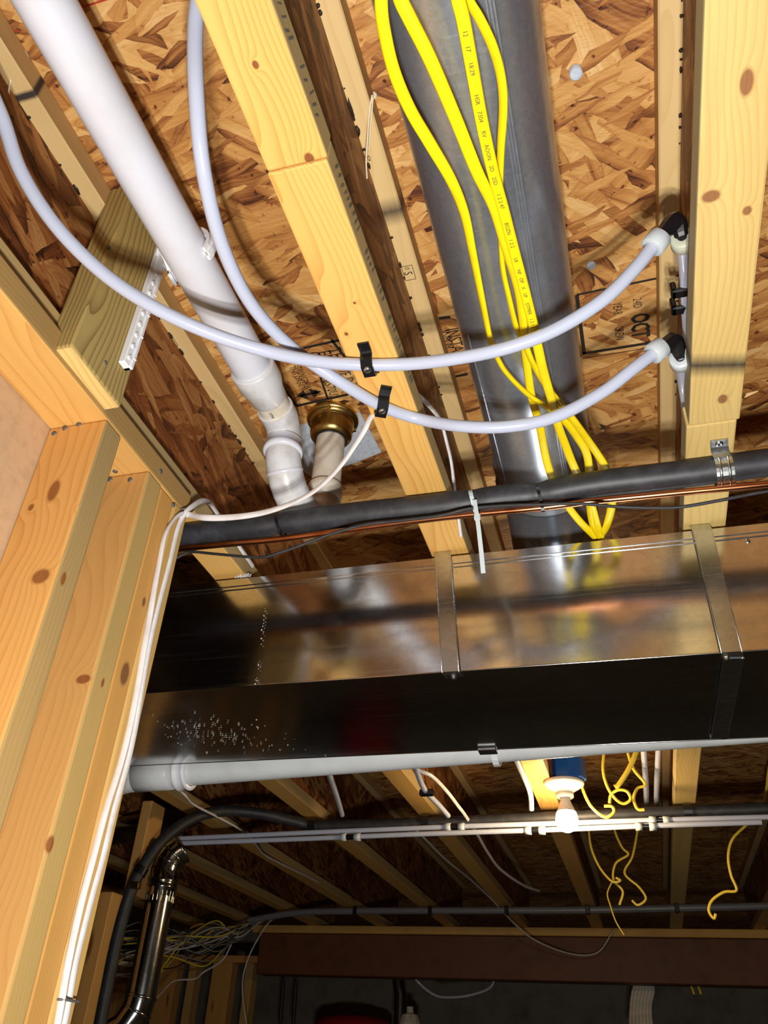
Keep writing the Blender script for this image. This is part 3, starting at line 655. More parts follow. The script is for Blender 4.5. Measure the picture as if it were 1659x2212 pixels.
# ================================================================ CABLES
def cable(name, pts, r, flat, mat, label, cat='cable', group=None, up=None, twist=None, n=8, seg=14):
    P = crv(pts, n); tw = None
    if twist:
        tw = []
        for i in range(len(P)):
            u = i / (len(P) - 1) * (len(twist) - 1); k = min(int(u), len(twist) - 2); tw.append(math.radians(twist[k] + (twist[k + 1] - twist[k]) * (u - k)))
    return MB().tube(P, r, seg, True, flat, up, tw).build(name, mat, None, label, cat, group)
G = 'yellow cables under the round duct'
za, zb, zc, zd = .771, .764, .757, .776
cable('electrical_cable', px((826, -60, za), (823, 0, za), (829, 60, za), (850, 150, za), (885, 235, za), (930, 312, za), (975, 390, za), (1003, 460, za), (1020, 540, za), (1040, 640, za), (1060, 735, za), (1078, 780, za), (1099, 811, za), (1139, 851, za), (1192, 887, .768), (1222, 912, .768), (1249, 948, .768), (1266, 977, .766), (1272, 1010, .762), (1272, 1060, .754), (1273, 1095, .748), (1279, 1133, .742), (1292, 1160, .738)),
      .0062, .55, 'yellow', 'leftmost yellow cable bowing out over the edge of the round duct', group=G, twist=[15, 10, -10, 40, 70, 60, 20, 10, 40, 60])
cable('electrical_cable', px((848, -60, zb), (866, 0, zb), (885, 40, zb), (930, 130, zb), (985, 258, zb), (1030, 370, zb), (1068, 450, zb), (1095, 540, zb), (1120, 625, zb), (1131, 705, zb), (1137, 750, zb), (1159, 799, zb), (1187, 843, zb), (1214, 877, zb), (1236, 904, zb), (1262, 940, zb), (1288, 977, zb), (1310, 1014, .758), (1322, 1055, .752), (1321, 1095, .746), (1310, 1137, .742), (1297, 1160, .738)),
      .0066, .55, 'yellow', 'yellow cable slanting from upper left across the round duct to its right side', group=G, twist=[0, 0, 10, 40, 60, 30, 20, 10, -30])
CC = px((978, -60, zc), (990, 0, zc), (1000, 40, zc), (1015, 120, zc), (1040, 258, zc), (1065, 370, zc), (1088, 455, zc), (1110, 540, zc), (1130, 615, zc), (1150, 695, zc), (1161, 745, zc), (1175, 807, zc), (1195, 875, zc), (1206, 920, zc), (1220, 958, zc), (1235, 997, .754), (1250, 1030, .752), (1268, 1065, .748), (1279, 1095, .746), (1289, 1130, .742), (1299, 1162, .738))
cable('electrical_cable', CC, .0062, .5, 'yellow', 'straight yellow cable with a line of dark print down its face', group=G, twist=[0, 0, 0, 5, 10, 0, 30])
cable('electrical_cable', px((985, -60, zd), (1012, 0, zd), (1036, 40, zd), (1064, 100, zd), (1082, 165, zd), (1087, 230, zd), (1082, 320, zd), (1080, 410, zd), (1082, 500, zd), (1086, 575, zd), (1099, 640, zd), (1115, 706, zd), (1130, 740, zd), (1140, 800, zd), (1149, 860, zd), (1165, 915, .77), (1175, 968, .77), (1183, 1004, .766), (1196, 1040, .76), (1212, 1070, .755), (1230, 1098, .75), (1254, 1128, .744), (1287, 1161, .738)),
      .0060, .55, 'yellow', 'yellow cable curving out to the right of the printed one near the top edge', group=G, twist=[40, 40, 60, 90, 60, 20, 0, 0, -10])
# print on the cable
def print_along(P, words, size, parent, start, step, nz=-.0034):
    P = crv(P, 12); L = [0]
    for a, b in zip(P, P[1:]): L.append(L[-1] + (b - a).length)
    d = start
    for wd in words:
        i = next((k for k in range(len(L)) if L[k] > d), len(L) - 2); T = (P[i + 1] - P[i]).normalized()
        upv = Vector((0, 0, -1)).cross(T).normalized()
        text(wd, size, P[i] - upv * size * .35 + Vector((0, 0, nz)), T, upv, 'ink_soft', parent, squash=.9); d += step * len(wd) + .006
print_along(CC, ['12', '17', '18:29', 'HSR', '7304', 'RV', 'AOON', '2D', '2SD', '1 2 2 47', 'BOZN', '1 2 2', 'LR', 'NP', 'OP', 'X', 'UP', 'OTMER', '1 2 1 1'], .0062, bpy.data.objects['electrical_cable.002'], .045, .0040)

# white cables at the partition
wa = [onZ(840, 862, .775), onZ(820, 880, .75), onZ(800, 903, .728), onZ(788, 928, .712), onZ(768, 960, .70), onZ(738, 1003, .688), onZ(695, 1048, .676), onZ(650, 1078, .668), onZ(595, 1100, .662),
      onZ(545, 1112, .658), onZ(490, 1118, .657), onZ(440, 1118, .66), onX(408, 1112, XW + .012), onX(388, 1112, XW + .0065), onX(370, 1130, XW + .004), onX(355, 1160, XW + .0035)] + \
     [onX(a, b, XW + .0035) for a, b in ((343, 1220), (332, 1280), (322, 1340), (311, 1400), (295, 1495), (279, 1575), (260, 1650), (230, 1745), (202, 1850), (173, 1960), (147, 2080), (131, 2170), (115, 2260))]
cable('white_cable', wa, .0048, .55, 'white_cable', 'white cable drooping from the yellow joist and then down the stud partition', group='white cables', up=(0, -1, 0), n=6, twist=[0, 20, 40, 0, -60, -90, -90, -90, -90])
wb = [onX(546, 1222, -.604), onX(520, 1185, -.603), onX(482, 1128, -.603), onX(466, 1104, -.600), onX(452, 1086, -.594), onX(436, 1082, -.588), onX(418, 1092, -.585), onX(402, 1106, XW + .010), onX(392, 1122, XW + .005), onX(382, 1150, XW + .0035)] + \
     [onX(a, b, XW + .0035) for a, b in ((367, 1215), (350, 1280), (335, 1340), (322, 1400), (308, 1480), (293, 1570), (275, 1650), (248, 1745), (223, 1850), (193, 1960), (164, 2080), (148, 2170), (130, 2260))]
cable('white_cable', wb, .0046, .6, 'white_cable', 'white cable emerging beside the joist top and running down the stud partition edge', group='white cables', up=(1, 0, 0), n=6)
wc = [onX(890, 848, -.232), onX(905, 856, -.225), onX(930, 880, -.218), onX(952, 910, -.213), onX(966, 960, -.210), onX(975, 1000, -.209), onX(981, 1050, -.208), onX(986, 1090, -.206), onX(992, 1130, -.206), onX(996, 1158, -.2065)]
cable('white_cable', wc, .0048, .55, 'white_cable', 'white cable running up along the side of the yellow joist behind the lower water tube', group='white cables', up=(1, 0, 0), n=6)
def staple(p, d, n_, label, w_=.012, mat='nail'):
    p = Vector(p); d = Vector(d).normalized(); n_ = Vector(n_).normalized(); c = d.cross(n_)
    MB().tube([p - c * w_ - n_ * .004, p - c * w_ + n_ * .003, p - c * w_ * .7 + n_ * .0075, p + c * w_ * .7 + n_ * .0075, p + c * w_ + n_ * .003, p + c * w_ - n_ * .004], .0013, 8).build('cable_staple', mat, None, label, 'staple', 'cable staples')
staple(onX(402, 1102, XW + .004), (0, .5, -1), (1, 0, 0), 'steel staple at the top of the stud partition holding white cable')
staple(onX(146, 2162, XW + .002), (0, 0, -1), (1, 0, 0), 'steel staple low on the stud partition over both white cables', .016)

# ================================================================ BEYOND THE TRUNK DUCT
# white drain along the back of the duct
rw = thing('waste_pipe', 'white waste pipe running level behind the lower edge of the trunk duct', 'pipe', (0, 1.545, .52))
def zp(x): return .543 + .034 * (x + .17)
MB().tube([(x, 1.545, zp(x)) for x in (-1.02, -.5, 0, .6, 1.6)], .0302, 32).build('pipe', 'pvc_grey', rw)
xc = onY(322, 1688, 1.545).x
MB().lathe((xc, 1.545, zp(xc)), (1, .0, .034), ((-.03, .03), (-.03, .036), (.052, .036), (.054, .034), (.056, .030)), 32).build('coupling', 'pvc_grey', rw)
MB().tube(crv([(-1.0, 1.545, zp(-1.0)), (-1.06, 1.55, zp(-1.06) - .006), (-1.10, 1.56, zp(-1.1) - .03), (-1.12, 1.57, .45), (-1.125, 1.575, .3), (-1.125, 1.575, -.2)], 5), .033, 28).build('elbow_leg', 'pvc_grey', rw)
xh = onY(398, 1680, 1.545).x
hg = thing('pipe_hanger', 'white plastic ring hanger on the waste pipe at the left end of the duct', 'hanger', (xh, 1.545, zp(xh) - .04))
MB().lathe((xh, 1.545, zp(xh)), (1, 0, .03), ((-.014, .031), (-.014, .0385), (-.011, .0405), (-.007, .0365), (.007, .0365), (.011, .0405), (.014, .0385), (.014, .031)), 36).build('ring', 'white_plastic', hg)
MB().box((xh - .012, 1.535, zp(xh) + .035), (xh + .012, 1.555, .729), .002).build('stem', 'white_plastic', hg)
p = onY(1055, 1622, DY1 + .003)
hk = thing('pipe_hanger', 'small white curved hook with a steel clip under the duct edge', 'hanger', p)
MB().box(p + Vector((-.017, -.022, -.006)), p + Vector((.017, .004, -.001)), .001).build('clip', 'galv_strap', hk)
xk = p.x + .006
MB().strip([(xk, 1.545 + .034 * math.cos(a), zp(xk) - .0 + .036 * math.sin(a)) for a in [math.radians(q) for q in range(160, 361, 20)]], (1, 0, 0), .012, .004).build('hook', 'white_plastic', hk)

# lampholder with lit bulb
BX, BY = -.172, 2.41
lt = thing('light_fixture', 'white lampholder with a glowing bulb on a blue box beside the yellow joist', 'light', (BX, BY, .58))
MB().lathe((BX + .017, BY - .005, .732), (0, 0, 1), ((0, 0), (0, .046), (.002, .048), (.06, .048), (.062, 0)), 8, smooth=False).build('junction_box', 'blue_box', lt)
MB().lathe((BX, BY, .731), (0, 0, -1), ((0, .0), (0, .056), (.004, .058), (.010, .056), (.018, .044), (.026, .03), (.032, .024), (.034, .0245), (.044, .0245), (.046, .022), (.047, .012)), 36).build('lampholder', 'ceramic', lt)
MB().lathe((BX, BY, .686), (0, 0, -1), ((0, .014), (.010, .0145), (.022, .019), (.034, .0245), (.040, .0262)), 24).build('bulb_neck', 'ceramic', lt)
MB().lathe((BX, BY, .646), (0, 0, -1), ((0, .0262), (.010, .0295), (.022, .031), (.034, .0295), (.044, .0245), (.051, .016), (.0545, .007), (.0555, 0)), 28).build('bulb', 'bulb', lt)

# corrugated line, twin water tubes, hose
fx = [onY(a, b, 2.62) for a, b in ((1900, 1732), (1659, 1747), (1450, 1755), (1200, 1766), (1000, 1775), (850, 1781), (690, 1784))] + [onY(639, 1775, 2.6), onY(571, 1759, 2.55), onY(504, 1752, 2.5), onY(453, 1756, 2.45), onY(409, 1772, 2.4), onY(369, 1799, 2.36), onY(335, 1833, 2.33), onY(308, 1874, 2.31), onY(286, 1918, 2.3), onY(267, 1975, 2.3), onY(247, 2055, 2.3), onY(227, 2156, 2.3), onY(205, 2270, 2.3)]
P = crv(fx, 16); rr = [.0175 + (.0012 if (i % 2 and i < 96) else 0) for i in range(len(P))]
hz = thing('flexible_line', 'black corrugated line crossing behind the duct and bending down at left', 'hose', P[-1])
MB().tube(P, rr, 18).build('hose', 'rubber', hz)
MB().tube([P[int(len(P) * .735)], P[int(len(P) * .735) + 6]], .021, 16).build('sleeve', 'black_plastic', hz)
c = onY(288, 1913, 2.28); MB().box(c + Vector((-.004, -.012, -.01)), c + Vector((.024, .006, .008)), .002).build('clamp', 'brass', hz)
for a, b in ((676, 1785), (920, 1777), (1486, 1754)):
    q = onY(a, b, 2.62)
    MB().lathe(q, (1, 0, 0), ((-.012, .018), (-.012, .0235), (.012, .0235), (.012, .018)), 14, smooth=False).build('clamp_band', 'black_plastic', hz)
def back_tube(rows, Y, label, fits):
    t = thing('water_tube', label, 'tube', onY(rows[0][0], rows[0][1], Y), 'twin tubes behind the duct')
    MB().tube(crv([onY(a, b, Y) for a, b in rows], 6), .0078, 12).build('tube', 'pex', t)
    for a, b in fits:
        for d in (-15, 15): q = onY(a + d, b + .4, Y); MB().lathe(q, (1, 0, 0), ((-.010, .008), (-.010, .012), (.010, .012), (.010, .008)), 16).build('expansion_ring', 'pex_ring', t)
        q = onY(a, b, Y); MB().tube([q - Vector((.018, 0, 0)), q + Vector((.018, 0, 0))], .0085, 12).build('coupler', 'black_plastic', t)
    return t
back_tube(((330, 1814), (680, 1798), (1000, 1785), (1200, 1779), (1400, 1772), (1660, 1765)), 2.60, 'upper of the twin water tubes under the corrugated line', ((982, 1786), (1425, 1772)))
back_tube(((330, 1824), (680, 1811), (900, 1802), (1200, 1792), (1400, 1784), (1645, 1776)), 2.59, 'lower of the twin water tubes under the corrugated line', ((757, 1808), (1156, 1794), (1395, 1785)))
W = 'white cables beyond the duct'
def far_cable(rows, r_, mat, label, group=W, name='white_cable', flat=.6, cat='cable'):
    cable(name, [onY(*q) for q in rows], r_, flat, mat, label, cat, group, n=6, seg=10)
far_cable(((890, 1640, 2.1), (898, 1661, 2.1), (932, 1676, 2.15), (965, 1709, 2.3), (991, 1743, 2.45), (1004, 1760, 2.55), (1031, 1802, 2.75), (1054, 1842, 3.0), (1081, 1878, 3.3), (1130, 1912, 3.7), (1165, 1925, 4.0)), .0055, 'white_cable', 'white cable arching out from behind the waste pipe, left of the lamp')
far_cable(((380, 1700, 2.2), (399, 1717, 2.2), (419, 1738, 2.3), (477, 1768, 2.5), (524, 1795, 2.7), (551, 1822, 2.9), (571, 1846, 3.1), (622, 1873, 3.4), (683, 1903, 3.8), (727, 1930, 4.2), (762, 1962, 4.5), (800, 1971, 4.7), (860, 1963, 4.8)), .0062, 'white_cable', 'long white cable snaking across the dim joists at left')
far_cable(((880, 1775, 2.9), (913, 1807, 3.0), (965, 1859, 3.4), (1014, 1898, 3.8), (1064, 1945, 4.2), (1097, 1981, 4.5), (1150, 2028, 4.7), (1230, 2060, 4.85), (1290, 2058, 4.9), (1325, 2010, 4.9)), .0058, 'white_cable', 'pale cable swagging down in front of the dropped beam')
far_cable(((1108, 1620, 2.1), (1117, 1646, 2.15), (1144, 1709, 2.4), (1148, 1749, 2.55)), .008, 'white_cable', 'grey-white cable beside the lit joist, left of the lamp')
T = 'tubes between the joists beyond the duct'
far_cable(((706, 1650, 2.0), (714, 1680, 2.1), (728, 1722, 2.3), (739, 1760, 2.5)), .0079, 'pex', 'lone water tube running back above the corrugated line at left', T, 'water_tube', 1.0, 'tube')
far_cable(((897, 1645, 2.05), (900, 1663, 2.1), (912, 1696, 2.2), (923, 1713, 2.25), (948, 1739, 2.4), (968, 1762, 2.5)), .0079, 'pex', 'water tube with a black clip beside the white arching cable', T, 'water_tube', 1.0, 'tube')
far_cable(((1390, 1600, 2.3), (1391, 1630, 2.4), (1395, 1690, 2.6), (1397, 1738, 2.8)), .0085, 'pex', 'left tube of the pair running back beside the pale joist', T, 'water_tube', 1.0, 'tube')
far_cable(((1424, 1600, 2.3), (1422, 1630, 2.4), (1419, 1690, 2.6), (1418, 1738, 2.8)), .0085, 'pex', 'right tube of the pair running back beside the pale joist', T, 'water_tube', 1.0, 'tube')
q = onY(922, 1713, 2.24); MB().box(q - Vector((.02, .01, .009)), q + Vector((.02, .006, .009)), .003).build('tube_clip', 'black_plastic', None, 'black clip on the water tube beyond the duct, left of the lamp', 'clip', 'tube clips')

# yellow wire tails
YW = 'yellow wire tails beyond the duct'
def tail(rows, Y, label, r_=.0045, flat=.6): cable('yellow_wire', [onY(a, b, Y) for a, b in rows], r_, flat, 'yellow_dim', label, 'wire', YW, n=6, seg=8)
tail(((1262, 1600), (1257, 1637), (1252, 1673), (1261, 1710), (1278, 1743), (1307, 1765), (1326, 1755), (1322, 1742), (1305, 1741)), 2.45, 'yellow wire looping down just right of the bulb')
tail(((1308, 1600), (1304, 1633), (1303, 1666), (1312, 1699), (1329, 1725), (1347, 1736), (1362, 1727), (1355, 1710), (1336, 1706), (1320, 1717), (1317, 1735)), 2.46, 'yellow wire ending in a round curl, second right of the bulb')
tail(((1350, 1600), (1357, 1628), (1369, 1662), (1394, 1694), (1377, 1703), (1369, 1725), (1377, 1747), (1392, 1749)), 2.47, 'yellow wire with a sharp kink right of the round curl')
tail(((1380, 1600), (1373, 1628), (1358, 1662), (1338, 1693), (1328, 1700)), 2.44, 'flat yellow cable end cut square above the round curl', .0075, .45)
tail(((1270, 1770), (1272, 1798), (1278, 1835), (1296, 1875), (1322, 1904), (1340, 1902), (1330, 1896)), 3.3, 'dim yellow wire hanging below the corrugated line, left strand')
tail(((1326, 1770), (1329, 1798), (1344, 1831), (1357, 1846), (1330, 1865), (1325, 1900), (1345, 1925), (1338, 1955)), 3.35, 'dim yellow wire hanging below the corrugated line, middle strand')
tail(((1380, 1770), (1377, 1795), (1366, 1850), (1349, 1886), (1380, 1916), (1395, 1941), (1378, 1955), (1365, 1945)), 3.4, 'dim yellow wire hanging below the corrugated line, right strand')
tail(((1322, 1905), (1312, 1930), (1318, 1955), (1330, 1990), (1348, 2020)), 3.31, 'twisted yellow end trailing towards the dropped beam')
tail(((1676, 1560), (1668, 1620), (1660, 1666), (1653, 1720), (1638, 1758), (1610, 1784), (1582, 1813), (1573, 1850), (1579, 1890), (1591, 1923), (1564, 1927), (1538, 1945), (1531, 1967), (1542, 1984), (1546, 1974)), 3.0, 'long yellow wire at the right edge with a hooked end below the twin tubes')

# dropped beam
bmr = thing('support_beam', 'reddish-brown wooden beam dropped below the far joist ends', 'beam', (.6, 5.05, .475))
MB().box((-2.2, 5.0, .475), (3.4, 5.13, .686), .004).build('beam', 'beam', bmr)
MB().box((-2.25, 4.985, .688), (3.4, 5.14, .7285), .003).build('sill_plate', 'flange', bmr)
# grey conduit in front of the beam
cdp = [onY(a, b, 4.30) for a, b in ((540, 1988), (640, 1972), (760, 1968), (1000, 1967), (1250, 1966), (1450, 1962), (1659, 1957), (1900, 1950))]
cv = thing('conduit', 'grey conduit strung along in front of the dropped beam', 'conduit', cdp[0])
MB().tube(crv(cdp, 6), .016, 12).build('pipe', 'conduit', cv)
for a, b in ((768, 1968), (930, 1967), (1095, 1967), (1270, 1966), (1462, 1962)):
    q = onY(a, b, 4.30); MB().box(q + Vector((-.010, -.019, -.019)), q + Vector((.010, .019, .019)), .003).build('hanger_clip', 'black_plastic', cv)

# vent pipe, left posts
VY = 2.5; vb = onY(347, 1930, VY); vx = vb.x; zt = onY(392, 1886, VY).z; z0 = onY(303, 2158, VY).z
vt = thing('vent_pipe', 'shiny upright metal vent pipe with crimped collar at lower left', 'pipe', (vx, VY, z0))
vpipe = MB().tube([(vx, VY, z0), (vx, VY, zt - .03)], .043, 40).build('pipe', 'galv_dark', vt)
MB().lathe((vx, VY, zt - .05), (0, 0, 1), ((-.02, .043), (-.018, .0445), (.0, .0448), (.004, .048), (.010, .048), (.014, .0448), (.022, .048), (.030, .048), (.034, .0448), (.06, .0445)), 40).build('collar', 'galv_dark', vt)
for i in range(20):
    a = 2 * math.pi * i / 20; q = Vector((vx + .0435 * math.cos(a), VY + .0435 * math.sin(a), zt - .085))
    MB().tube([q, q + Vector((0, 0, .03))], .0016, 6).build('crimp', 'galv_dark', vpipe)
eb = [(vx, VY, zt + .005), (vx + .003, VY + .004, zt + .03), (vx + .014, VY + .010, zt + .055), (vx + .034, VY + .02, zt + .075)]
MB().tube(eb, [.0445, .045, .045, .0445], 36, cap=False).build('elbow', 'galv_dark', vt)
for k in (1, 2, 3):
    d = (Vector(eb[min(k + 1, 3)]) - Vector(eb[k - 1])).normalized(); MB().lathe(eb[k], d, ((-.004, .0445), (-.002, .0475), (.002, .0475), (.004, .0445)), 36).build('gore_bead', 'galv_dark', vt)
lo_ = [(vx, VY, z0 + .005), (vx - .004, VY - .002, z0 - .03), (vx - .03, VY - .01, z0 - .075), (vx - .08, VY - .03, z0 - .11), (vx - .16, VY - .06, z0 - .15)]
MB().tube(lo_, .0445, 36).build('lower_elbow', 'galv_dark', vt)
for k in (0, 1, 3):
    d = (Vector(lo_[k + 1]) - Vector(lo_[max(k - 1, 0)])).normalized(); MB().lathe(lo_[k], d, ((-.004, .0445), (-.002, .0475), (.002, .0475), (.004, .0445)), 36).build('gore_bead', 'galv_dark', vt)
pa = onY(322, 1714, 2.45); zb_ = onY(255, 1917, 2.45).z
MB().box((pa.x - .019, 2.45, zb_ - .02), (pa.x + .019, 2.54, ZF - .001), .003).build('door_post', 'stud', None, 'short upright stud behind the black hose at the left end of the waste pipe', 'post')
pb = onY(247, 1930, 2.35)
MB().box((pb.x - .05, 2.35, FLOOR), (pb.x - .006, 2.44, zb_ - .03), .003).build('door_post', 'stud', None, 'upright stud beside the black hose at lower left', 'post')
gd = onY(352, 1782, 2.72)
MB().tube([gd + Vector((-.3, .05, -.01)), gd + Vector((.02, 0, .0)), gd + Vector((.07, .03, .0))], .048, 28).build('vent_branch', 'galv_dark', None, 'dull grey round duct half hidden behind the short stud at left', 'duct')

# far partition left of the beam
fw_ = thing('wall_far', 'dim bare stud partition far left below the joists', 'wall', (-3.2, 5.3, FLOOR), kind='structure')
MB().box((-4.4, 5.2, .55), (-2.25, 5.29, .588)).build('top_plate', 'stud', fw_)
for i, (x_, w_) in enumerate(((-4.3, .09), (-4.0, .05), (-3.72, .12), (-3.5, .05), (-3.3, .10), (-3.12, .05), (-2.95, .13), (-2.74, .05), (-2.58, .13), (-2.36, .05))): MB().box((x_, 5.2, FLOOR), (x_ + w_, 5.29, .55), .003).build('stud', ('stud', 'stud_grey')[i % 2], fw_)
# loose wiring at far left
random.seed(12)
for i in range(28):
    x1, y1 = random.uniform(262, 300), random.uniform(1990, 2110); xm, ym = random.uniform(390, 470), random.uniform(2000, 2085)
    wv = lambda d: random.uniform(-d, d)
    rows = ((x1 - 20, y1 + 8, 3.9), (x1 + 30, y1 - wv(12), 4.0), ((x1 + xm) / 2 + 20, (y1 + ym) / 2 - wv(20), 4.15), (xm, ym + wv(6), 4.3), (xm + 40, ym - 16 + wv(12), 4.42), (random.uniform(500, 520), random.uniform(1998, 2030), 4.55), (560 + wv(8), 1985 + wv(6), 4.7), (640, 1974 + wv(4), 4.72))
    far_cable(rows, random.uniform(.004, .006), ('white_cable', 'grey_wire', 'yellow_dim', 'rubber', 'grey_wire')[i % 5], 'one of the %s wires in the tangle gathered towards the conduit at far left' % ('white', 'grey', 'yellow', 'black', 'grey')[i % 5], 'loose wires at far left', 'loose_wire', .7, 'wire')
for rows, lab in ((((600, 1975, 4.6), (575, 2000, 4.55), (545, 2050, 4.5), (527, 2100, 4.5), (524, 2150, 4.5), (535, 2230, 4.5)), 'thin pale wire dropping straight down at the left end of the beam'),
                  (((500, 2040, 4.4), (480, 2075, 4.4), (440, 2100, 4.3), (420, 2115, 4.3), (375, 2120, 4.2), (340, 2155, 4.1)), 'thin pale wire drooping from the tangle to the vent pipe')):
    far_cable(rows, .005, 'white_cable', lab, 'loose wires at far left', 'loose_wire', .7, 'wire')
# below the beam
q = onY(765, 2215, 5.6)
tk = thing('pressure_tank', 'red tank top with a pale valve, barely in view below the beam', 'tank', (q.x, 5.6, FLOOR))
MB().lathe((q.x, 5.6, FLOOR), (0, 0, 1), ((0, .2), (0, .24), (1.50, .24), (q.z - FLOOR + .00, .24), (q.z - FLOOR + .03, .21), (q.z - FLOOR + .05, .12), (q.z - FLOOR + .055, 0)), 36).build('body', 'red_paint', tk)
v = onY(885, 2205, 5.4); MB().lathe(v + Vector((0, 0, -.06)), (0, 0, 1), ((0, .05), (.0, .055), (.05, .06), (.09, .045), (.10, .02), (.13, .02), (.131, 0)), 10, smooth=False).build('valve', 'pvc_beige', tk)
v2 = onY(865, 2150, 5.45); MB().tube([v2 + Vector((0, 0, -.15)), v2, v2 + Vector((-.02, 0, .08))], .035, 14).build('pipe_riser', 'iron', tk)
for rows, lab in ((((895, 2098, 5.06), (900, 2118, 5.1), (940, 2150, 5.12), (985, 2154, 5.12), (1030, 2146, 5.12), (1062, 2130, 5.1), (1068, 2100, 5.06)), 'thin clear wire slung below the beam'),):
    far_cable(rows, .007, 'pex', lab, 'wires below the beam', 'loose_wire', 1.0, 'wire')
for i in range(7):
    x = 1367 + i * 7
    far_cable(((1383 + i * 2, 2105, 5.25), (x + 2, 2135, 5.25), (x - 4, 2175, 5.25), (x - 6 + i, 2235, 5.25)), .011, 'pvc_beige', 'one of the beige cables bundled straight down below the beam', 'beige cables below the beam', 'beige_cable', .8, 'cable')
for a, sd_ in ((1497, 'left'), (1512, 'right')): far_cable(((a - 10, 2100, 5.06), (a - 6, 2124, 5.08), (a, 2140, 5.1), (a + 2, 2148, 5.1)), .006, 'yellow_dim', 'short yellow wire end poking below the beam, %s of the two' % sd_, 'yellow ends below the beam', 'yellow_wire', .7, 'wire')
for a, b, c_ in ((612, 2120, 'left'), (640, 2118, 'right')): far_cable(((a, b, 5.3), (a - 3, b + 40, 5.3), (a - 8, b + 110, 5.3)), .012, 'rubber', 'dark cable hanging below the left end of the beam, %s one' % c_, 'dark cables below the beam', 'black_cable', 1.0, 'cable')

# ================================================================ STAMPS ON THE DECK AND THE LUMBER
zt_ = ZS - .0003
def bar(a, b, wd, parent, mat='ink'):
    a = Vector(a); b = Vector(b); d = (b - a).normalized(); c = Vector((-d.y, d.x, 0)) * wd / 2
    MB().add([a - c, b - c, b + c, a + c], [(0, 1, 2, 3)]).build('printed_line', mat, parent)
D_ = lambda a, b: onZ(a, b, zt_)
RT, UP = (0, 1, 0), (1, 0, 0)
for a, b, wd in (((1246, 637), (1440, 597), .004), ((1246, 637), (1262, 765), .006), ((1258, 764), (1440, 735), .006), ((1258, 775), (1440, 745), .0015)): bar(D_(*a), D_(*b), wd, ceil)
text('OCT', .040, D_(1364, 680), RT, UP, 'ink', ceil, squash=.62, bold=.0012)
text('YEAR', .020, D_(1324, 655), RT, UP, 'ink', ceil, squash=.55); text('CREW', .020, D_(1328, 706), RT, UP, 'ink', ceil, squash=.55)
text('24D', .020, D_(1367, 645), RT, UP, 'ink_soft', ceil, squash=.6)
bar(D_(948, 688), D_(973, 685), .006, ceil); text('INSTALL', .032, D_(962, 711), RT, UP, 'ink', ceil, squash=.62)
text('INFOR', .024, D_(950, 715), RT, UP, 'ink', ceil, squash=.62); bar(D_(976, 815), D_(1010, 808), .006, ceil)
for a, b, wd in (((655, 752), (742, 733), .005), ((578, 782), (640, 877), .005), ((640, 877), (752, 852), .006), ((692, 815), (708, 862), .004), ((716, 734), (790, 830), .005)): bar(D_(*a), D_(*b), wd, ceil)
text('THIS', .034, D_(707, 753), RT, UP, 'ink', ceil, squash=.66); text('ESS', .034, D_(685, 760), RT, UP, 'ink', ceil, squash=.66); text('C', .034, D_(662, 762), RT, UP, 'ink', ceil, squash=.66)
text('STRENGTH AXIS', .0165, D_(636, 789), RT, UP, 'ink', ceil, squash=.62); text('THIS DIRECTION', .0165, D_(624, 793), RT, UP, 'ink', ceil, squash=.62)
text('SIDE', .022, D_(604, 832), RT, UP, 'ink_soft', ceil, squash=.6)
text('ES70US', .026, D_(697, 822), RT, UP, 'ink', ceil, squash=.6); text('IE D', .030, D_(731, 802), RT, UP, 'ink_soft', ceil, squash=.6)
a, b = D_(640, 857), D_(694, 845); bar(a + (b - a) * .15, b - (b - a) * .15, .006, ceil)
for p, s_ in ((a, 1), (b, -1)):
    d = (b - a).normalized() * s_; c = Vector((-d.y, d.x, 0)); MB().add([p, p + d * .02 + c * .012, p + d * .02 - c * .012], [(0, 1, 2)]).build('printed_arrow', 'ink', ceil)
# mill stamps on the top flanges
zt2 = ZS - .0385
for k, (a, b) in ((1, (350, 726)), (2, (867, 577)), (2, (789, 350))):
    q = onZ(a, b, zt2)
    if b != 350:
        for da, db in (((0, 0), (1, 0)), ((1, 0), (1, 1)), ((1, 1), (0, 1)), ((0, 1), (0, 0))): bar(q + Vector((da[0] * .016, da[1] * .026, 0)), q + Vector((db[0] * .016, db[1] * .026, 0)), .0009, JO[k])
    if b == 350: text('70', .012, q, (1, 0, 0), (0, -1, 0), 'ink', JO[k], squash=.7)
    else: text('S', .018, q + Vector((.001, .010, 0)), RT, UP, 'ink', JO[k], squash=.8); text('MSR', .007, q + Vector((.004, .007, 0)), (1, 0, 0), (0, -1, 0), 'ink_soft', JO[k], squash=.6)
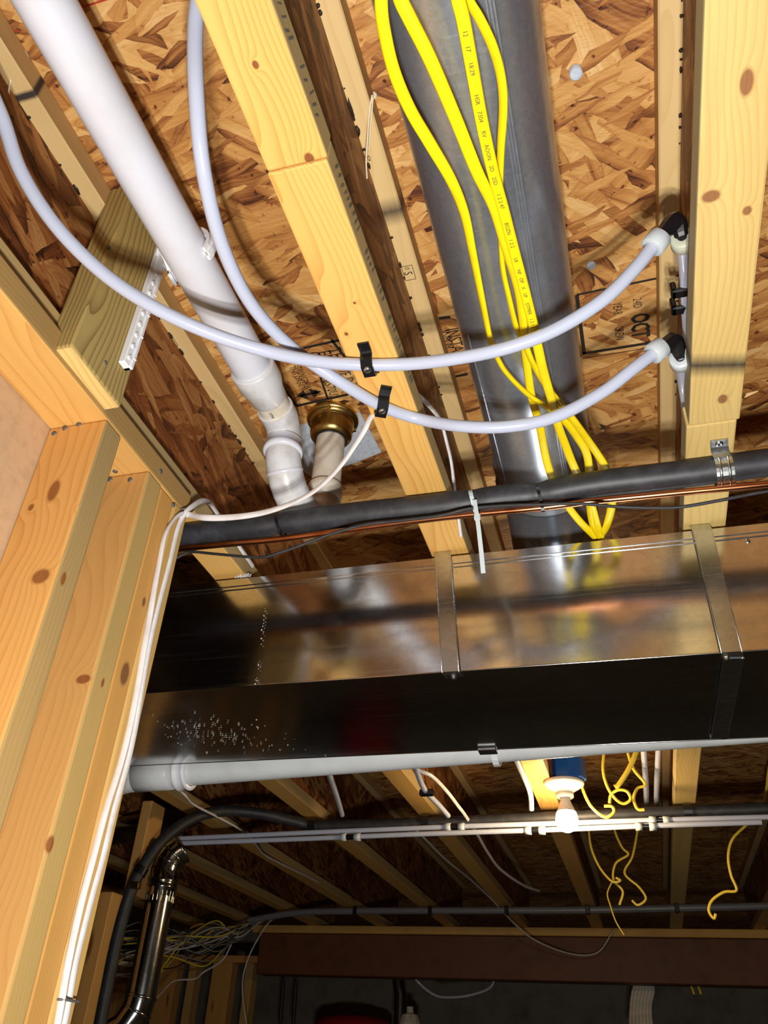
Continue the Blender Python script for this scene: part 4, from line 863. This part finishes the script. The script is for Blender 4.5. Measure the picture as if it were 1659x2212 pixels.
# nails through the deck
for a, b, r_ in ((1243, 152, .008), (1277, 572, .007)):
    q = onZ(a, b, ZS - .001); n_ = MB().lathe(q, (0, 0, -1), ((0, r_), (.010 if b < 300 else .003, r_), (.011 if b < 300 else .004, r_ * .8), (.011 if b < 300 else .004, 0)), 16); n_.build('anchor_end', 'membrane', ceil)

# faded slanted print along the side of the yellow joist, glue drips, red chalk line
xs_ = JX(2) + .03225; random.seed(21)
for y_a, y_b in ((.19, .215), (.235, .30), (.325, .335), (.35, .375), (.425, .50), (.53, .56), (.58, .60), (.625, .74)):
    y = y_a
    while y < y_b:
        h = random.uniform(.010, .018); z_ = ZF + .010 + random.uniform(-.003, .004); w_ = random.uniform(.0012, .0028)
        MB().add([(xs_, y, z_), (xs_, y + w_, z_), (xs_, y + w_ + .006, z_ + h), (xs_, y + .006, z_ + h)], [(0, 1, 2, 3)]).build('faded_print', 'ink_blue', JO[2]); y += random.uniform(.007, .011)
for pts_, r_ in (((( 804, 205, .998), (797, 250, .990), (794, 300, .97), (791, 350, .95), (793, 385, .93)), .0012), (((806, 210, .998), (801, 270, .99), (797, 320, .985)), .0009)):
    MB().tube(crv([onZ(*q) for q in pts_], 5), r_, 6).build('glue_strand', 'glue_pale', JO[2])
m = MB(); blob(m, onZ(806, 206, ZS - .003), .006); m.build('glue_lump', 'glue_pale', JO[2])
for i, (a, b, r_) in enumerate(((6, 72, .006), (20, 90, .006), (34, 108, .006), (46, 120, .009), (54, 136, .008))):
    m = MB(); blob(m, onZ(a, b, ZS - .004), r_, 1, 1.4, .8); m.build('glue_lump', 'glue_pale', JO[1])
MB().tube(crv([onZ(38, 128, ZS - .012), onZ(28, 150, ZS - .03), onZ(20, 190, ZS - .042), onZ(18, 215, ZS - .05)], 5), .0012, 6).build('glue_strand', 'glue_pale', JO[1])
MAT['red_chalk'] = plain('red_chalk', s(170, 44, 30), .8)
bar(D_(150, 25), D_(250, -8), .002, ceil, 'red_chalk'); bar(D_(5, 74), D_(40, 66), .002, ceil, 'red_chalk')
sl = thing('wood_splinter', 'pale splinter sticking out beside the pale joist', 'splinter', onZ(1612, 862, ZF + .004))
MB().prism([onZ(1608, 860, ZF + .003), onZ(1612, 852, ZF + .003), onZ(1638, 846, ZF + .004)], (0, 0, .002)).build('sliver', 'flange_top', sl)
